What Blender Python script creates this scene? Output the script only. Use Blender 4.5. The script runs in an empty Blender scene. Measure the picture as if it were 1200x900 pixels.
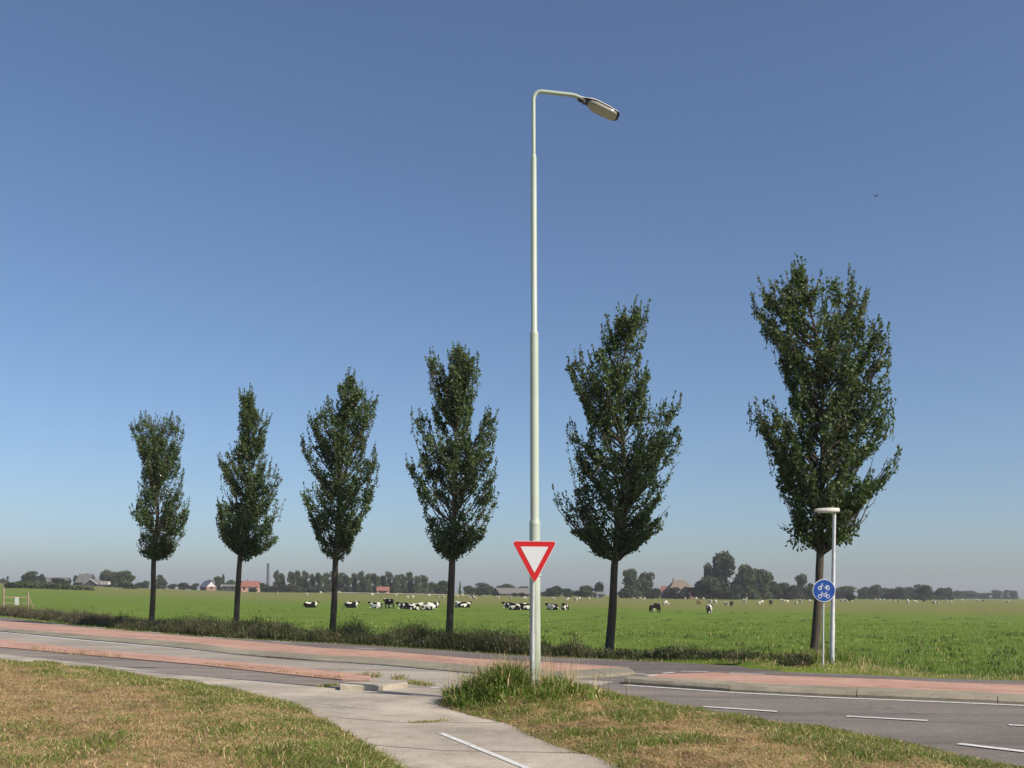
import bpy, bmesh, math, random
import numpy as np
from mathutils import Vector, Matrix
from mathutils.geometry import delaunay_2d_cdt

rng = np.random.default_rng(7)
random.seed(7)
R = math.radians
scene = bpy.context.scene
COL = scene.collection

# ------------------------------------------------------------------ camera, sky, sun, exposure
CAM_H, FPX, YH, ROLL = 1.6, 1167.0, 695.3, R(0.458)
cam_d = bpy.data.cameras.new("camera")
cam = bpy.data.objects.new("camera", cam_d)
COL.objects.link(cam)
cam_d.sensor_width = 36.0
cam_d.lens = 36.0 * FPX / 1200.0
cam_d.shift_y = (YH - 450.0) / 1200.0
cam_d.clip_start, cam_d.clip_end = 0.1, 20000.0
cam.location = (0, 0, CAM_H)
cam.rotation_euler = (Matrix.Rotation(R(90), 3, 'X') @ Matrix.Rotation(ROLL, 3, 'Z')).to_euler()
scene.camera = cam

SUN_EL, SUN_AZ = R(38.5), R(125)          # azimuth clockwise from +Y
SUN_DIR = Vector((math.sin(SUN_AZ) * math.cos(SUN_EL), math.cos(SUN_AZ) * math.cos(SUN_EL), math.sin(SUN_EL)))
world = bpy.data.worlds.new("World")
scene.world = world
world.use_nodes = True
wn = world.node_tree
wn.nodes.clear()
sky = wn.nodes.new("ShaderNodeTexSky")
sky.sky_type = 'NISHITA'
sky.sun_disc = False
sky.sun_elevation = SUN_EL
sky.sun_rotation = SUN_AZ
sky.altitude = 0
sky.air_density = 0.86
sky.dust_density = 1.4
sky.ozone_density = 4.4
bg = wn.nodes.new("ShaderNodeBackground")
bg.inputs[1].default_value = 0.093
wo = wn.nodes.new("ShaderNodeOutputWorld")
wn.links.new(sky.outputs[0], bg.inputs[0])
wn.links.new(bg.outputs[0], wo.inputs[0])

sun_d = bpy.data.lights.new("sun", 'SUN')
sun_d.energy = 4.3
sun_d.angle = R(0.53)
sun_d.color = (1.0, 0.91, 0.78)
sun = bpy.data.objects.new("sun", sun_d)
COL.objects.link(sun)
sun.rotation_euler = SUN_DIR.to_track_quat('Z', 'Y').to_euler()

scene.view_settings.view_transform = 'Standard'
scene.view_settings.look = 'None'
scene.view_settings.exposure = 0.45
scene.view_settings.gamma = 1.0
scene.render.engine = 'CYCLES'
scene.cycles.use_denoising = True
scene.cycles.max_bounces = 6
scene.cycles.volume_bounces = 0
scene.cycles.transparent_max_bounces = 8

# ------------------------------------------------------------------ survey: photo point -> place on the land
cR, sR = math.cos(ROLL), math.sin(ROLL)
def ray(x, y):
    a, b = (x - 600.0) / FPX, -(y - YH) / FPX
    return np.array([cR * a - sR * b, 1.0, sR * a + cR * b])
def G(x, y, z=0.0):                      # point on the level z
    r = ray(x, y)
    t = (z - CAM_H) / r[2]
    return np.array([r[0] * t, t, z])
def at_depth(x, y, Z):
    r = ray(x, y)
    return np.array([r[0] * Z, Z, CAM_H + r[2] * Z])
def poly_g(pts, z=0.0):
    return np.array([G(x, y, z)[:2] for x, y in pts])
def hash_noise(P, scale, seed=0):        # cheap smooth value noise in the plane
    q = np.asarray(P, float)[:, :2] / scale + seed * 17.31
    i = np.floor(q).astype(np.int64); f = q - i
    f = f * f * (3 - 2 * f)
    def h(a, b):
        n = (a * 374761393 + b * 668265263 + seed * 69069) & 0x7fffffff
        n = ((n ^ (n >> 13)) * 1274126177) & 0x7fffffff
        return ((n ^ (n >> 16)) & 0xffff) / 65535.0
    a = h(i[:, 0], i[:, 1]); b = h(i[:, 0] + 1, i[:, 1]); c = h(i[:, 0], i[:, 1] + 1); d = h(i[:, 0] + 1, i[:, 1] + 1)
    return (a * (1 - f[:, 0]) + b * f[:, 0]) * (1 - f[:, 1]) + (c * (1 - f[:, 0]) + d * f[:, 0]) * f[:, 1]
def extend(P, first=0.0, last=0.0):
    P = np.asarray(P, float)
    out = [p for p in P]
    if first:
        d = P[0] - P[1]; out.insert(0, P[0] + d / np.linalg.norm(d) * first)
    if last:
        d = P[-1] - P[-2]; out.append(P[-1] + d / np.linalg.norm(d) * last)
    return np.array(out)
def seg_dist(P, line):
    """signed distance to an open polyline (left of its direction is positive), and running length"""
    P = np.asarray(P, float)[:, :2]
    best = np.full(len(P), 1e9); sign = np.ones(len(P)); run = np.zeros(len(P)); acc = 0.0
    for a, b in zip(line[:-1], line[1:]):
        d = b - a; L = np.linalg.norm(d); t = np.clip(((P - a) @ d) / (L * L), 0, 1)
        q = a + t[:, None] * d
        dist = np.linalg.norm(P - q, axis=1)
        cr = d[0] * (P[:, 1] - a[1]) - d[1] * (P[:, 0] - a[0])
        m = dist < best
        best[m] = dist[m]; sign[m] = np.sign(cr[m]); run[m] = acc + t[m] * L
        acc += L
    return best * sign, run
def in_poly(P, poly):
    P = np.asarray(P, float); x, y = P[:, 0], P[:, 1]
    ins = np.zeros(len(P), bool); n = len(poly)
    for i in range(n):
        x1, y1 = poly[i]; x2, y2 = poly[(i + 1) % n]
        c = ((y1 > y) != (y2 > y))
        with np.errstate(divide='ignore', invalid='ignore'):
            c &= x < (x2 - x1) * (y - y1) / (y2 - y1 + 1e-12) + x1
        ins ^= c
    return ins

# far edge of the far asphalt lane, left to right
FAR_EDGE = extend(poly_g([(43, 728), (130, 737.5), (233, 746), (383, 754), (517, 762), (600, 768), (700, 772.5), (810, 777.5),
                          (880, 781.5), (904, 786), (1000, 790.5), (1100, 795), (1200, 798)]), 90, 40)
FARZ_X = [-700, 34, 150, 190, 240, 300, 400, 500, 600, 750, 900, 1000, 1200, 1900]
FARZ_Z = [4.6, 4.3, 2.7, 2.4, 1.8, 1.2, 1.25, 1.0, 0.3, -0.2, -0.15, -0.3, -0.3, -0.3]
FARZ_U = [(x - 600) / FPX for x in FARZ_X]
def sstep(a, b, x):
    t = np.clip((x - a) / (b - a), 0, 1)
    return t * t * (3 - 2 * t)
T6 = np.array([7.31, 23.9])
def terrain(P):
    P = np.asarray(P, float)[:, :2]
    d, _ = seg_dist(P, FAR_EDGE)
    z = -0.05 - 0.38 * sstep(0.4, 5.0, d)
    Y = np.maximum(P[:, 1], 1e-3)
    far = np.interp(P[:, 0] / Y, FARZ_U, FARZ_Z)
    z = z + sstep(130, 470, P[:, 1]) * (far + 0.43) * (d > 0)
    z = z + 0.30 * np.exp(-((P - T6) ** 2).sum(1) / (2 * 1.9 ** 2)) * (d > 0)
    z = z + (hash_noise(P, 2.3, 3) - 0.5) * 0.05 * (d > 1.0) + (hash_noise(P, 14, 5) - 0.5) * 0.12 * sstep(6, 20, d)
    return z
def terr1(x, y):
    return float(terrain(np.array([[x, y]]))[0])
def land(x, y):
    """where the view line through a photo point meets the land"""
    r = ray(x, y)
    ts = np.exp(np.linspace(math.log(20), math.log(3000), 700))
    P = np.outer(ts, r); P[:, 2] += CAM_H
    below = P[:, 2] < terrain(P)
    k = int(np.argmax(below)) if below.any() else len(ts) - 1
    return np.array([P[k, 0], P[k, 1], terr1(P[k, 0], P[k, 1])])

# ------------------------------------------------------------------ mesh helpers
def link(o, parent=None):
    COL.objects.link(o)
    if parent is not None:
        o.parent = parent
    return o
def tag(o, label=None, cat=None, group=None, kind=None):
    if label: o["label"] = label
    if cat: o["category"] = cat
    if group: o["group"] = group
    if kind: o["kind"] = kind
    return o
def empty(name, loc, label, cat, group=None, rotz=0.0):
    o = bpy.data.objects.new(name, None)
    o.empty_display_size = 0.2
    o.location = loc; o.rotation_euler = (0, 0, rotz)
    link(o)
    return tag(o, label, cat, group)
def raw_mesh(name, V, loops, totals, mats, midx=None, smooth=False):
    me = bpy.data.meshes.new(name)
    V = np.asarray(V, np.float32); loops = np.asarray(loops, np.int32); totals = np.asarray(totals, np.int32)
    me.vertices.add(len(V)); me.vertices.foreach_set("co", V.ravel())
    me.loops.add(len(loops)); me.loops.foreach_set("vertex_index", loops)
    me.polygons.add(len(totals))
    st = np.zeros(len(totals), np.int32); st[1:] = np.cumsum(totals)[:-1]
    me.polygons.foreach_set("loop_start", st)
    me.polygons.foreach_set("loop_total", totals)
    if midx is not None:
        me.polygons.foreach_set("material_index", np.asarray(midx, np.int32))
    if smooth:
        me.polygons.foreach_set("use_smooth", np.ones(len(totals), bool))
    for m in mats: me.materials.append(m)
    me.update(calc_edges=True)
    me.validate()
    return me
class MB:
    """collects shapes for one mesh"""
    def __init__(self): self.v = []; self.f = []; self.sm = []
    def add(self, v, f, smooth=False):
        o = len(self.v)
        self.v += [tuple(map(float, p)) for p in v]
        self.f += [tuple(i + o for i in q) for q in f]
        self.sm += [smooth] * len(f)
    def box(self, lo, hi, M=None):
        x0, y0, z0 = lo; x1, y1, z1 = hi
        v = [(x0, y0, z0), (x1, y0, z0), (x1, y1, z0), (x0, y1, z0), (x0, y0, z1), (x1, y0, z1), (x1, y1, z1), (x0, y1, z1)]
        if M is not None: v = [tuple(M @ Vector(p)) for p in v]
        self.add(v, [(3, 2, 1, 0), (4, 5, 6, 7), (0, 1, 5, 4), (1, 2, 6, 5), (2, 3, 7, 6), (3, 0, 4, 7)])
    def rings(self, rings, cap=True, smooth=True, closed=True):
        n = len(rings[0]); v = [p for r in rings for p in r]; f = []
        for i in range(len(rings) - 1):
            for j in range(n if closed else n - 1):
                k = (j + 1) % n
                f.append((i * n + j, i * n + k, (i + 1) * n + k, (i + 1) * n + j))
        self.add(v, f, smooth)
        if cap:
            self.add(rings[0], [tuple(range(n - 1, -1, -1))]); self.add(rings[-1], [tuple(range(n))])
    def tube(self, pts, rad, n=8, cap=True):
        pts = [Vector(p) for p in pts]
        if not hasattr(rad, '__len__'): rad = [rad] * len(pts)
        rings = []; up = None
        for i, p in enumerate(pts):
            t = (pts[min(i + 1, len(pts) - 1)] - pts[max(i - 1, 0)]).normalized()
            if up is None:
                up = Vector((0, 1, 0)) if abs(t.y) < 0.9 else Vector((1, 0, 0))
            a = (up - t * up.dot(t)).normalized(); b = t.cross(a); up = a
            rings.append([p + (a * math.cos(q) + b * math.sin(q)) * rad[i] for q in [2 * math.pi * j / n for j in range(n)]])
        self.rings(rings, cap)
    def prism(self, poly, z0, z1):
        poly = [tuple(p[:2]) for p in poly]
        area = sum(poly[i][0] * poly[(i + 1) % len(poly)][1] - poly[(i + 1) % len(poly)][0] * poly[i][1] for i in range(len(poly)))
        if area < 0: poly = poly[::-1]
        n = len(poly)
        v = [(x, y, z0) for x, y in poly] + [(x, y, z1) for x, y in poly]
        f = [tuple(range(n - 1, -1, -1)), tuple(range(n, 2 * n))] + [(i, (i + 1) % n, n + (i + 1) % n, n + i) for i in range(n)]
        self.add(v, f)
    def build(self, name, mat, parent=None):
        me = bpy.data.meshes.new(name)
        me.from_pydata(self.v, [], self.f)
        me.polygons.foreach_set("use_smooth", self.sm)
        for m in (mat if isinstance(mat, (list, tuple)) else [mat]): me.materials.append(m)
        me.update()
        return link(bpy.data.objects.new(name, me), parent)
def bevel(o, w, seg=2):
    bm = bmesh.new(); bm.from_mesh(o.data)
    bmesh.ops.bevel(bm, geom=list(bm.edges), offset=w, segments=seg, affect='EDGES', clamp_overlap=True)
    bm.to_mesh(o.data); bm.free(); return o
def sheet(name, poly, z, mat, parent=None):
    """flat sheet with the given outline"""
    bm = bmesh.new()
    vs = [bm.verts.new((p[0], p[1], z)) for p in poly]
    f = bm.faces.new(vs)
    bm.normal_update()
    if f.normal.z < 0: f.normal_flip()
    bmesh.ops.triangulate(bm, faces=[f])
    me = bpy.data.meshes.new(name); bm.to_mesh(me); bm.free()
    me.materials.append(mat)
    return link(bpy.data.objects.new(name, me), parent)
def copy_tree(o, parent=None):
    c = o.copy(); COL.objects.link(c)
    if parent is not None: c.parent = parent
    for ch in list(o.children): copy_tree(ch, c)
    return c

# ------------------------------------------------------------------ materials
def mat_new(name):
    m = bpy.data.materials.new(name); m.use_nodes = True
    nt = m.node_tree
    return m, nt, nt.nodes["Principled BSDF"]
def N(nt, t, **kw):
    n = nt.nodes.new(t)
    for k, v in kw.items(): setattr(n, k, v)
    return n
def ramp(nt, src, stops):
    r = N(nt, "ShaderNodeValToRGB")
    el = r.color_ramp.elements
    el[0].position, el[0].color = stops[0][0], (*stops[0][1], 1)
    el[1].position, el[1].color = stops[-1][0], (*stops[-1][1], 1)
    for p, c in stops[1:-1]:
        e = el.new(p); e.color = (*c, 1)
    nt.links.new(src, r.inputs[0]); return r.outputs[0]
def noise(nt, scale, detail=4, rough=0.55, coord="Object", dist=0.0, vec=None):
    n = N(nt, "ShaderNodeTexNoise")
    n.inputs["Scale"].default_value = scale; n.inputs["Detail"].default_value = detail
    n.inputs["Roughness"].default_value = rough; n.inputs["Distortion"].default_value = dist
    if vec is None:
        vec = N(nt, "ShaderNodeTexCoord").outputs[coord]
    nt.links.new(vec, n.inputs["Vector"]); return n.outputs["Fac"]
def mixc(nt, fac, a, b, blend='MIX'):
    m = N(nt, "ShaderNodeMix", data_type='RGBA', blend_type=blend)
    for s, v in ((0, fac), (6, a), (7, b)):
        if isinstance(v, (int, float)): m.inputs[s].default_value = v
        elif isinstance(v, tuple): m.inputs[s].default_value = (*v, 1)
        else: nt.links.new(v, m.inputs[s])
    return m.outputs[2]
def bump(nt, p, h, strength=0.3, dist=0.02):
    b = N(nt, "ShaderNodeBump"); b.inputs["Strength"].default_value = strength; b.inputs["Distance"].default_value = dist
    nt.links.new(h, b.inputs["Height"]); nt.links.new(b.outputs[0], p.inputs["Normal"])
def simple(name, c, rough=0.6, metal=0.0, var=0.12, scale=6.0, bumps=0.0, spec=0.5):
    m, nt, p = mat_new(name)
    f = noise(nt, scale, 5)
    lo = tuple(max(0, x * (1 - var)) for x in c); hi = tuple(min(1, x * (1 + var)) for x in c)
    nt.links.new(ramp(nt, f, [(0.3, lo), (0.7, hi)]), p.inputs["Base Color"])
    p.inputs["Roughness"].default_value = rough; p.inputs["Metallic"].default_value = metal
    p.inputs["Specular IOR Level"].default_value = spec
    if bumps: bump(nt, p, noise(nt, scale * 6, 4), bumps, 0.01)
    return m
def leafy(name, c, trans=0.25, var=0.35, scale=1.3, rough=0.5, spec=0.3, tc=None):
    m, nt, p = mat_new(name)
    f = noise(nt, scale, 2)
    lo = tuple(x * (1 - var) for x in c); hi = tuple(x * (1 + var) for x in c)
    col = ramp(nt, f, [(0.3, lo), (0.7, hi)])
    nt.links.new(col, p.inputs["Base Color"])
    p.inputs["Roughness"].default_value = rough
    p.inputs["Specular IOR Level"].default_value = spec
    if trans:
        t = N(nt, "ShaderNodeBsdfTranslucent")
        t.inputs[0].default_value = (*(tc or tuple(min(1, x * 1.5) for x in c)), 1)
        mx = N(nt, "ShaderNodeMixShader"); mx.inputs[0].default_value = trans
        out = nt.nodes["Material Output"]
        nt.links.new(p.outputs[0], mx.inputs[1]); nt.links.new(t.outputs[0], mx.inputs[2]); nt.links.new(mx.outputs[0], out.inputs[0])
    return m

def asphalt(name, dark, lite, worn, bscale=1.0, bang=40):
    m, nt, p = mat_new(name)
    big = noise(nt, 0.35 * bscale, 4, 0.6); fine = noise(nt, 55, 3, 0.7); mid = noise(nt, 3.5, 5, 0.65)
    a = ramp(nt, big, [(0.3, dark), (0.7, lite)])
    a = mixc(nt, ramp(nt, mid, [(0.5, (0, 0, 0)), (0.75, (0.55, 0.55, 0.55))]), a, worn)
    a = mixc(nt, 0.85, a, ramp(nt, noise(nt, 16, 5, 0.85), [(0.3, (.62, .61, .6)), (0.5, (1, 1, 1)), (0.72, (1.32, 1.3, 1.26))]), 'MULTIPLY')
    a = mixc(nt, 0.75, a, ramp(nt, fine, [(0.25, (0.45, 0.45, 0.45)), (0.55, (1, 1, 1)), (0.8, (1.5, 1.48, 1.42))]), 'MULTIPLY')
    st = N(nt, "ShaderNodeMapping"); st.inputs["Rotation"].default_value = (0, 0, R(bang)); st.inputs["Scale"].default_value = (.10, 1.9, 1)
    nt.links.new(N(nt, "ShaderNodeTexCoord").outputs["Object"], st.inputs[0])
    a = mixc(nt, 0.9, a, ramp(nt, noise(nt, 1.0, 6, .7, vec=st.outputs[0]), [(0.33, (.70, .69, .68)), (0.5, (1, 1, 1)), (0.67, (1.22, 1.2, 1.16))]), 'MULTIPLY')
    pt = N(nt, "ShaderNodeTexVoronoi"); pt.inputs["Scale"].default_value = 0.23
    nt.links.new(st.outputs[0], pt.inputs["Vector"]); st2 = N(nt, "ShaderNodeSeparateColor"); nt.links.new(pt.outputs["Color"], st2.inputs[0])
    a = mixc(nt, 0.8, a, ramp(nt, st2.outputs[0], [(0.0, (.84, .83, .82)), (0.5, (1, 1, 1)), (1.0, (1.12, 1.1, 1.08))]), 'MULTIPLY')
    cr = N(nt, "ShaderNodeTexVoronoi", feature='DISTANCE_TO_EDGE'); cr.inputs["Scale"].default_value = 0.32
    tc = N(nt, "ShaderNodeTexCoord"); wv = N(nt, "ShaderNodeVectorMath", operation='ADD')
    nz = N(nt, "ShaderNodeTexNoise"); nz.inputs["Scale"].default_value = 1.3; nz.inputs["Detail"].default_value = 5
    nt.links.new(tc.outputs["Object"], nz.inputs["Vector"])
    nt.links.new(tc.outputs["Object"], wv.inputs[0]); nt.links.new(nz.outputs["Color"], wv.inputs[1])
    nt.links.new(wv.outputs[0], cr.inputs["Vector"])
    crk = ramp(nt, cr.outputs["Distance"], [(0.0, (0.45, 0.45, 0.45)), (0.008, (1, 1, 1))])
    a = mixc(nt, 0.55, a, crk, 'MULTIPLY')
    nt.links.new(a, p.inputs["Base Color"]); p.inputs["Roughness"].default_value = 0.85
    p.inputs["Specular IOR Level"].default_value = 0.35
    bump(nt, p, fine, 0.35, 0.008)
    return m
M = {}
M['asphalt'] = asphalt("asphalt", (0.140, 0.122, 0.108), (0.205, 0.178, 0.155), (0.25, 0.222, 0.19), 1.0, 28)
M['asphalt_mid'] = asphalt("asphalt_mid", (0.175, 0.15, 0.13), (0.25, 0.215, 0.185), (0.30, 0.265, 0.225))
M['asphalt_old'] = asphalt("asphalt_old", (0.28, 0.245, 0.205), (0.38, 0.335, 0.28), (0.44, 0.395, 0.33))
M['asphalt_lane'] = asphalt("asphalt_lane", (0.13, 0.108, 0.098), (0.18, 0.152, 0.135), (0.23, 0.20, 0.175))

def concrete(name, c, joint=None, stain=0.35):
    m, nt, p = mat_new(name)
    big = noise(nt, 0.5, 5, 0.65); mid = noise(nt, 4.0, 6, 0.7); fine = noise(nt, 90, 3, 0.7)
    lo = tuple(x * 0.72 for x in c); hi = tuple(x * 1.16 for x in c)
    a = ramp(nt, big, [(0.36, lo), (0.64, hi)])
    a = mixc(nt, 0.8, a, ramp(nt, noise(nt, 1.7, 8, 0.75, dist=.6), [(0.34, (.74, .72, .68)), (0.5, (1, 1, 1)), (0.66, (1.14, 1.14, 1.14))]), 'MULTIPLY')
    a = mixc(nt, 0.8, a, ramp(nt, noise(nt, 22, 4, 0.8), [(0.3, (.72, .71, .69)), (0.5, (1, 1, 1)), (0.72, (1.2, 1.2, 1.18))]), 'MULTIPLY')
    a = mixc(nt, ramp(nt, mid, [(0.52, (0, 0, 0)), (0.8, (stain, stain, stain))]), a, tuple(x * 0.55 for x in c))
    a = mixc(nt, 0.6, a, ramp(nt, fine, [(0.25, (0.7, 0.7, 0.7)), (0.75, (1.25, 1.24, 1.2))]), 'MULTIPLY')
    nt.links.new(a, p.inputs["Base Color"]); p.inputs["Roughness"].default_value = 0.9
    p.inputs["Specular IOR Level"].default_value = 0.3
    bump(nt, p, fine, 0.25, 0.006)
    return m
M['concrete'] = concrete("concrete_path", (0.42, 0.365, 0.30))
M['kerb'] = concrete("kerb_concrete", (0.27, 0.24, 0.18), stain=0.5)
M['kerb_pale'] = concrete("kerb_pale", (0.38, 0.335, 0.265), stain=0.45)

def brick(name, ang):
    m, nt, p = mat_new(name)
    tc = N(nt, "ShaderNodeTexCoord"); mp = N(nt, "ShaderNodeMapping"); mp.inputs["Rotation"].default_value = (0, 0, ang)
    nt.links.new(tc.outputs["Object"], mp.inputs[0])
    b = N(nt, "ShaderNodeTexBrick")
    b.inputs["Scale"].default_value = 1.0; b.inputs["Brick Width"].default_value = 0.21; b.inputs["Row Height"].default_value = 0.105
    b.inputs["Mortar Size"].default_value = 0.006; b.inputs["Bias"].default_value = 0.0
    b.inputs["Color1"].default_value = (0.47, 0.255, 0.180, 1); b.inputs["Color2"].default_value = (0.37, 0.195, 0.135, 1)
    b.inputs["Mortar"].default_value = (0.27, 0.175, 0.13, 1)
    nt.links.new(mp.outputs[0], b.inputs["Vector"])
    big = noise(nt, 0.7, 5, 0.65)
    a = mixc(nt, ramp(nt, big, [(0.35, (0, 0, 0)), (0.75, (0.6, 0.6, 0.6))]), b.outputs[0], (0.50, 0.335, 0.255))
    sm = N(nt, "ShaderNodeMapping"); sm.inputs["Scale"].default_value = (.22, 2.2, 1); nt.links.new(mp.outputs[0], sm.inputs[0])
    a = mixc(nt, 0.9, a, ramp(nt, noise(nt, 1.0, 6, .7, vec=sm.outputs[0]), [(0.33, (.70, .70, .72)), (0.5, (1, 1, 1)), (0.68, (1.16, 1.18, 1.2))]), 'MULTIPLY')
    a = mixc(nt, ramp(nt, noise(nt, 2.6, 6, .7), [(0.56, (0, 0, 0)), (0.74, (0.65, 0.65, 0.65))]), a, (0.22, 0.15, 0.11))
    nt.links.new(a, p.inputs["Base Color"]); p.inputs["Roughness"].default_value = 0.85
    bump(nt, p, b.outputs["Fac"], -0.3, 0.005)
    return m
M['brick_l'] = brick("red_brick_paving", R(40)); M['brick_r'] = brick("red_brick_island", R(27))
def paint(name):  # worn thermoplastic
    m, nt, p = mat_new(name)
    w = noise(nt, 14, 6, 0.75)
    a = ramp(nt, w, [(0.36, (0.30, 0.28, 0.25)), (0.47, (0.60, 0.59, 0.56)), (0.8, (0.72, 0.715, 0.69))])
    nt.links.new(a, p.inputs["Base Color"]); p.inputs["Roughness"].default_value = 0.7
    return m
M['paint'] = paint("road_paint")

def pasture():
    m, nt, p = mat_new("pasture")
    geo = N(nt, "ShaderNodeNewGeometry"); sep = N(nt, "ShaderNodeSeparateXYZ")
    nt.links.new(geo.outputs["Position"], sep.inputs[0])
    pos = geo.outputs["Position"]
    n1 = noise(nt, 0.035, 5, 0.6, vec=pos); n2 = noise(nt, 0.6, 5, 0.65, vec=pos); n3 = noise(nt, 7.0, 4, 0.7, vec=pos)
    green = ramp(nt, n2, [(0.25, (0.078, 0.125, 0.012)), (0.5, (0.120, 0.185, 0.018)), (0.75, (0.165, 0.220, 0.028))])
    green = mixc(nt, ramp(nt, n1, [(0.4, (0, 0, 0)), (0.7, (0.6, 0.6, 0.6))]), green, (0.135, 0.185, 0.030))
    green = mixc(nt, 0.75, green, ramp(nt, noise(nt, 0.16, 6, 0.7, vec=pos), [(0.34, (.66, .72, .7)), (0.5, (1, 1, 1)), (0.66, (1.2, 1.12, 1.1))]), 'MULTIPLY')
    green = mixc(nt, 0.8, green, ramp(nt, n3, [(0.25, (0.45, 0.5, 0.4)), (0.6, (1.1, 1.1, 1.1)), (0.85, (1.45, 1.35, 1.2))]), 'MULTIPLY')
    tan = ramp(nt, noise(nt, 0.11, 6, 0.75, vec=pos), [(0.25, (0.125, 0.134, 0.033)), (0.75, (0.205, 0.190, 0.058))])
    # the grazed, drier far half of the meadow begins at a ragged line
    ma = N(nt, "ShaderNodeMath", operation='MULTIPLY_ADD'); ma.inputs[1].default_value = 34.0
    sl_ = N(nt, "ShaderNodeMath", operation='MULTIPLY_ADD'); sl_.inputs[1].default_value = 0.9
    nt.links.new(sep.outputs[0], sl_.inputs[0]); nt.links.new(sep.outputs[1], sl_.inputs[2])
    nt.links.new(n1, ma.inputs[0]); nt.links.new(sl_.outputs[0], ma.inputs[2])
    mr = N(nt, "ShaderNodeMapRange"); mr.inputs[1].default_value = 146; mr.inputs[2].default_value = 215
    nt.links.new(ma.outputs[0], mr.inputs[0])
    fr = N(nt, "ShaderNodeMath", operation='MULTIPLY'); fr.inputs[1].default_value = 0.85
    nt.links.new(mr.outputs[0], fr.inputs[0])
    a = mixc(nt, fr.outputs[0], green, tan)
    nt.links.new(a, p.inputs["Base Color"]); p.inputs["Roughness"].default_value = 0.9
    p.inputs["Specular IOR Level"].default_value = 0.15
    bump(nt, p, n3, 0.7, 0.06)
    return m
M['pasture'] = pasture()
def thatch_ground():
    m, nt, p = mat_new("dry_grass_ground")
    n1 = noise(nt, 1.1, 5, 0.6); n2 = noise(nt, 30, 6, 0.75)
    a = ramp(nt, n1, [(0.3, (0.33, 0.215, 0.11)), (0.6, (0.46, 0.325, 0.165)), (0.8, (0.25, 0.205, 0.08))])
    a = mixc(nt, ramp(nt, noise(nt, 4.5, 5, .7), [(0.58, (0, 0, 0)), (0.72, (.75, .75, .75))]), a, (0.11, 0.065, 0.035))
    a = mixc(nt, 0.9, a, ramp(nt, n2, [(0.3, (0.35, 0.33, 0.3)), (0.55, (1, 1, 1)), (0.8, (1.5, 1.45, 1.35))]), 'MULTIPLY')
    nt.links.new(a, p.inputs["Base Color"]); p.inputs["Roughness"].default_value = 0.95
    p.inputs["Specular IOR Level"].default_value = 0.1
    bump(nt, p, n2, 0.8, 0.03)
    return m
M['thatch'] = thatch_ground()
M['g1'] = leafy("grass_green", (0.110, 0.182, 0.022), 0.3, 0.3, 2)
M['g2'] = leafy("grass_yellow_green", (0.180, 0.210, 0.045), 0.3, 0.3, 2)
M['s1'] = leafy("straw_tan", (0.47, 0.33, 0.165), 0.25, 0.3, 3)
M['s2'] = leafy("straw_pale", (0.61, 0.47, 0.26), 0.25, 0.25, 3)
M['s3'] = leafy("straw_brown", (0.33, 0.205, 0.10), 0.2, 0.3, 3)
M['w1'] = leafy("weed_green", (0.056, 0.076, 0.021), 0.2, 0.35, 1.5)
M['w2'] = leafy("weed_brown", (0.135, 0.098, 0.070), 0.15, 0.3, 1.5)
M['w3'] = leafy("weed_dull", (0.105, 0.108, 0.046), 0.2, 0.3, 1.5)
M['leaf'] = leafy("tree_leaf", (0.062, 0.096, 0.037), 0.24, 0.42, 1.2, 0.5, 0.32, (0.11, 0.17, 0.03))
M['leaf2'] = leafy("tree_leaf_young", (0.105, 0.145, 0.048), 0.3, 0.38, 1.2, 0.5, 0.3, (0.15, 0.22, 0.04))
def bark():
    m, nt, p = mat_new("bark")
    tc = N(nt, "ShaderNodeTexCoord"); mp = N(nt, "ShaderNodeMapping"); mp.inputs["Scale"].default_value = (1, 1, 0.18)
    nt.links.new(tc.outputs["Object"], mp.inputs[0])
    f = noise(nt, 28, 6, 0.7, vec=mp.outputs[0]); g = noise(nt, 2.2, 4, 0.6)
    a = ramp(nt, f, [(0.3, (0.024, 0.019, 0.015)), (0.7, (0.105, 0.084, 0.062))])
    a = mixc(nt, ramp(nt, g, [(0.5, (0, 0, 0)), (0.7, (0.7, 0.7, 0.7))]), a, (0.075, 0.065, 0.025))
    nt.links.new(a, p.inputs["Base Color"]); p.inputs["Roughness"].default_value = 0.95
    bump(nt, p, f, 0.8, 0.02)
    return m
M['bark'] = bark()
M['pole'] = simple("pole_paint", (0.39, 0.44, 0.36), 0.5, 0.0, 0.10, 1.2, 0.05)
def grime(m, z0, z1, c):
    nt = m.node_tree; p = nt.nodes["Principled BSDF"]; old = p.inputs["Base Color"].links[0].from_socket
    tc = N(nt, "ShaderNodeTexCoord"); sp = N(nt, "ShaderNodeSeparateXYZ"); nt.links.new(tc.outputs["Object"], sp.inputs[0])
    mp = N(nt, "ShaderNodeMapping"); mp.inputs["Scale"].default_value = (9, 9, .8); nt.links.new(tc.outputs["Object"], mp.inputs[0])
    n = noise(nt, 2.0, 5, .7, vec=mp.outputs[0])
    mr = N(nt, "ShaderNodeMapRange"); mr.inputs[1].default_value = z1; mr.inputs[2].default_value = z0; nt.links.new(sp.outputs[2], mr.inputs[0])
    mu = N(nt, "ShaderNodeMath", operation='MULTIPLY'); nt.links.new(mr.outputs[0], mu.inputs[0]); nt.links.new(ramp(nt, n, [(.35, (.1, .1, .1)), (.65, (.9, .9, .9))]), mu.inputs[1])
    nt.links.new(mixc(nt, mu.outputs[0], old, c), p.inputs["Base Color"])
grime(M['pole'], 0.0, 1.6, (0.20, 0.21, 0.13))
M['galv'] = simple("galvanised_steel", (0.50, 0.505, 0.50), 0.5, 0.35, 0.18, 5)
M['lampgrey'] = simple("lamp_housing", (0.52, 0.50, 0.46), 0.5, 0.0, 0.1, 8)
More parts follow.
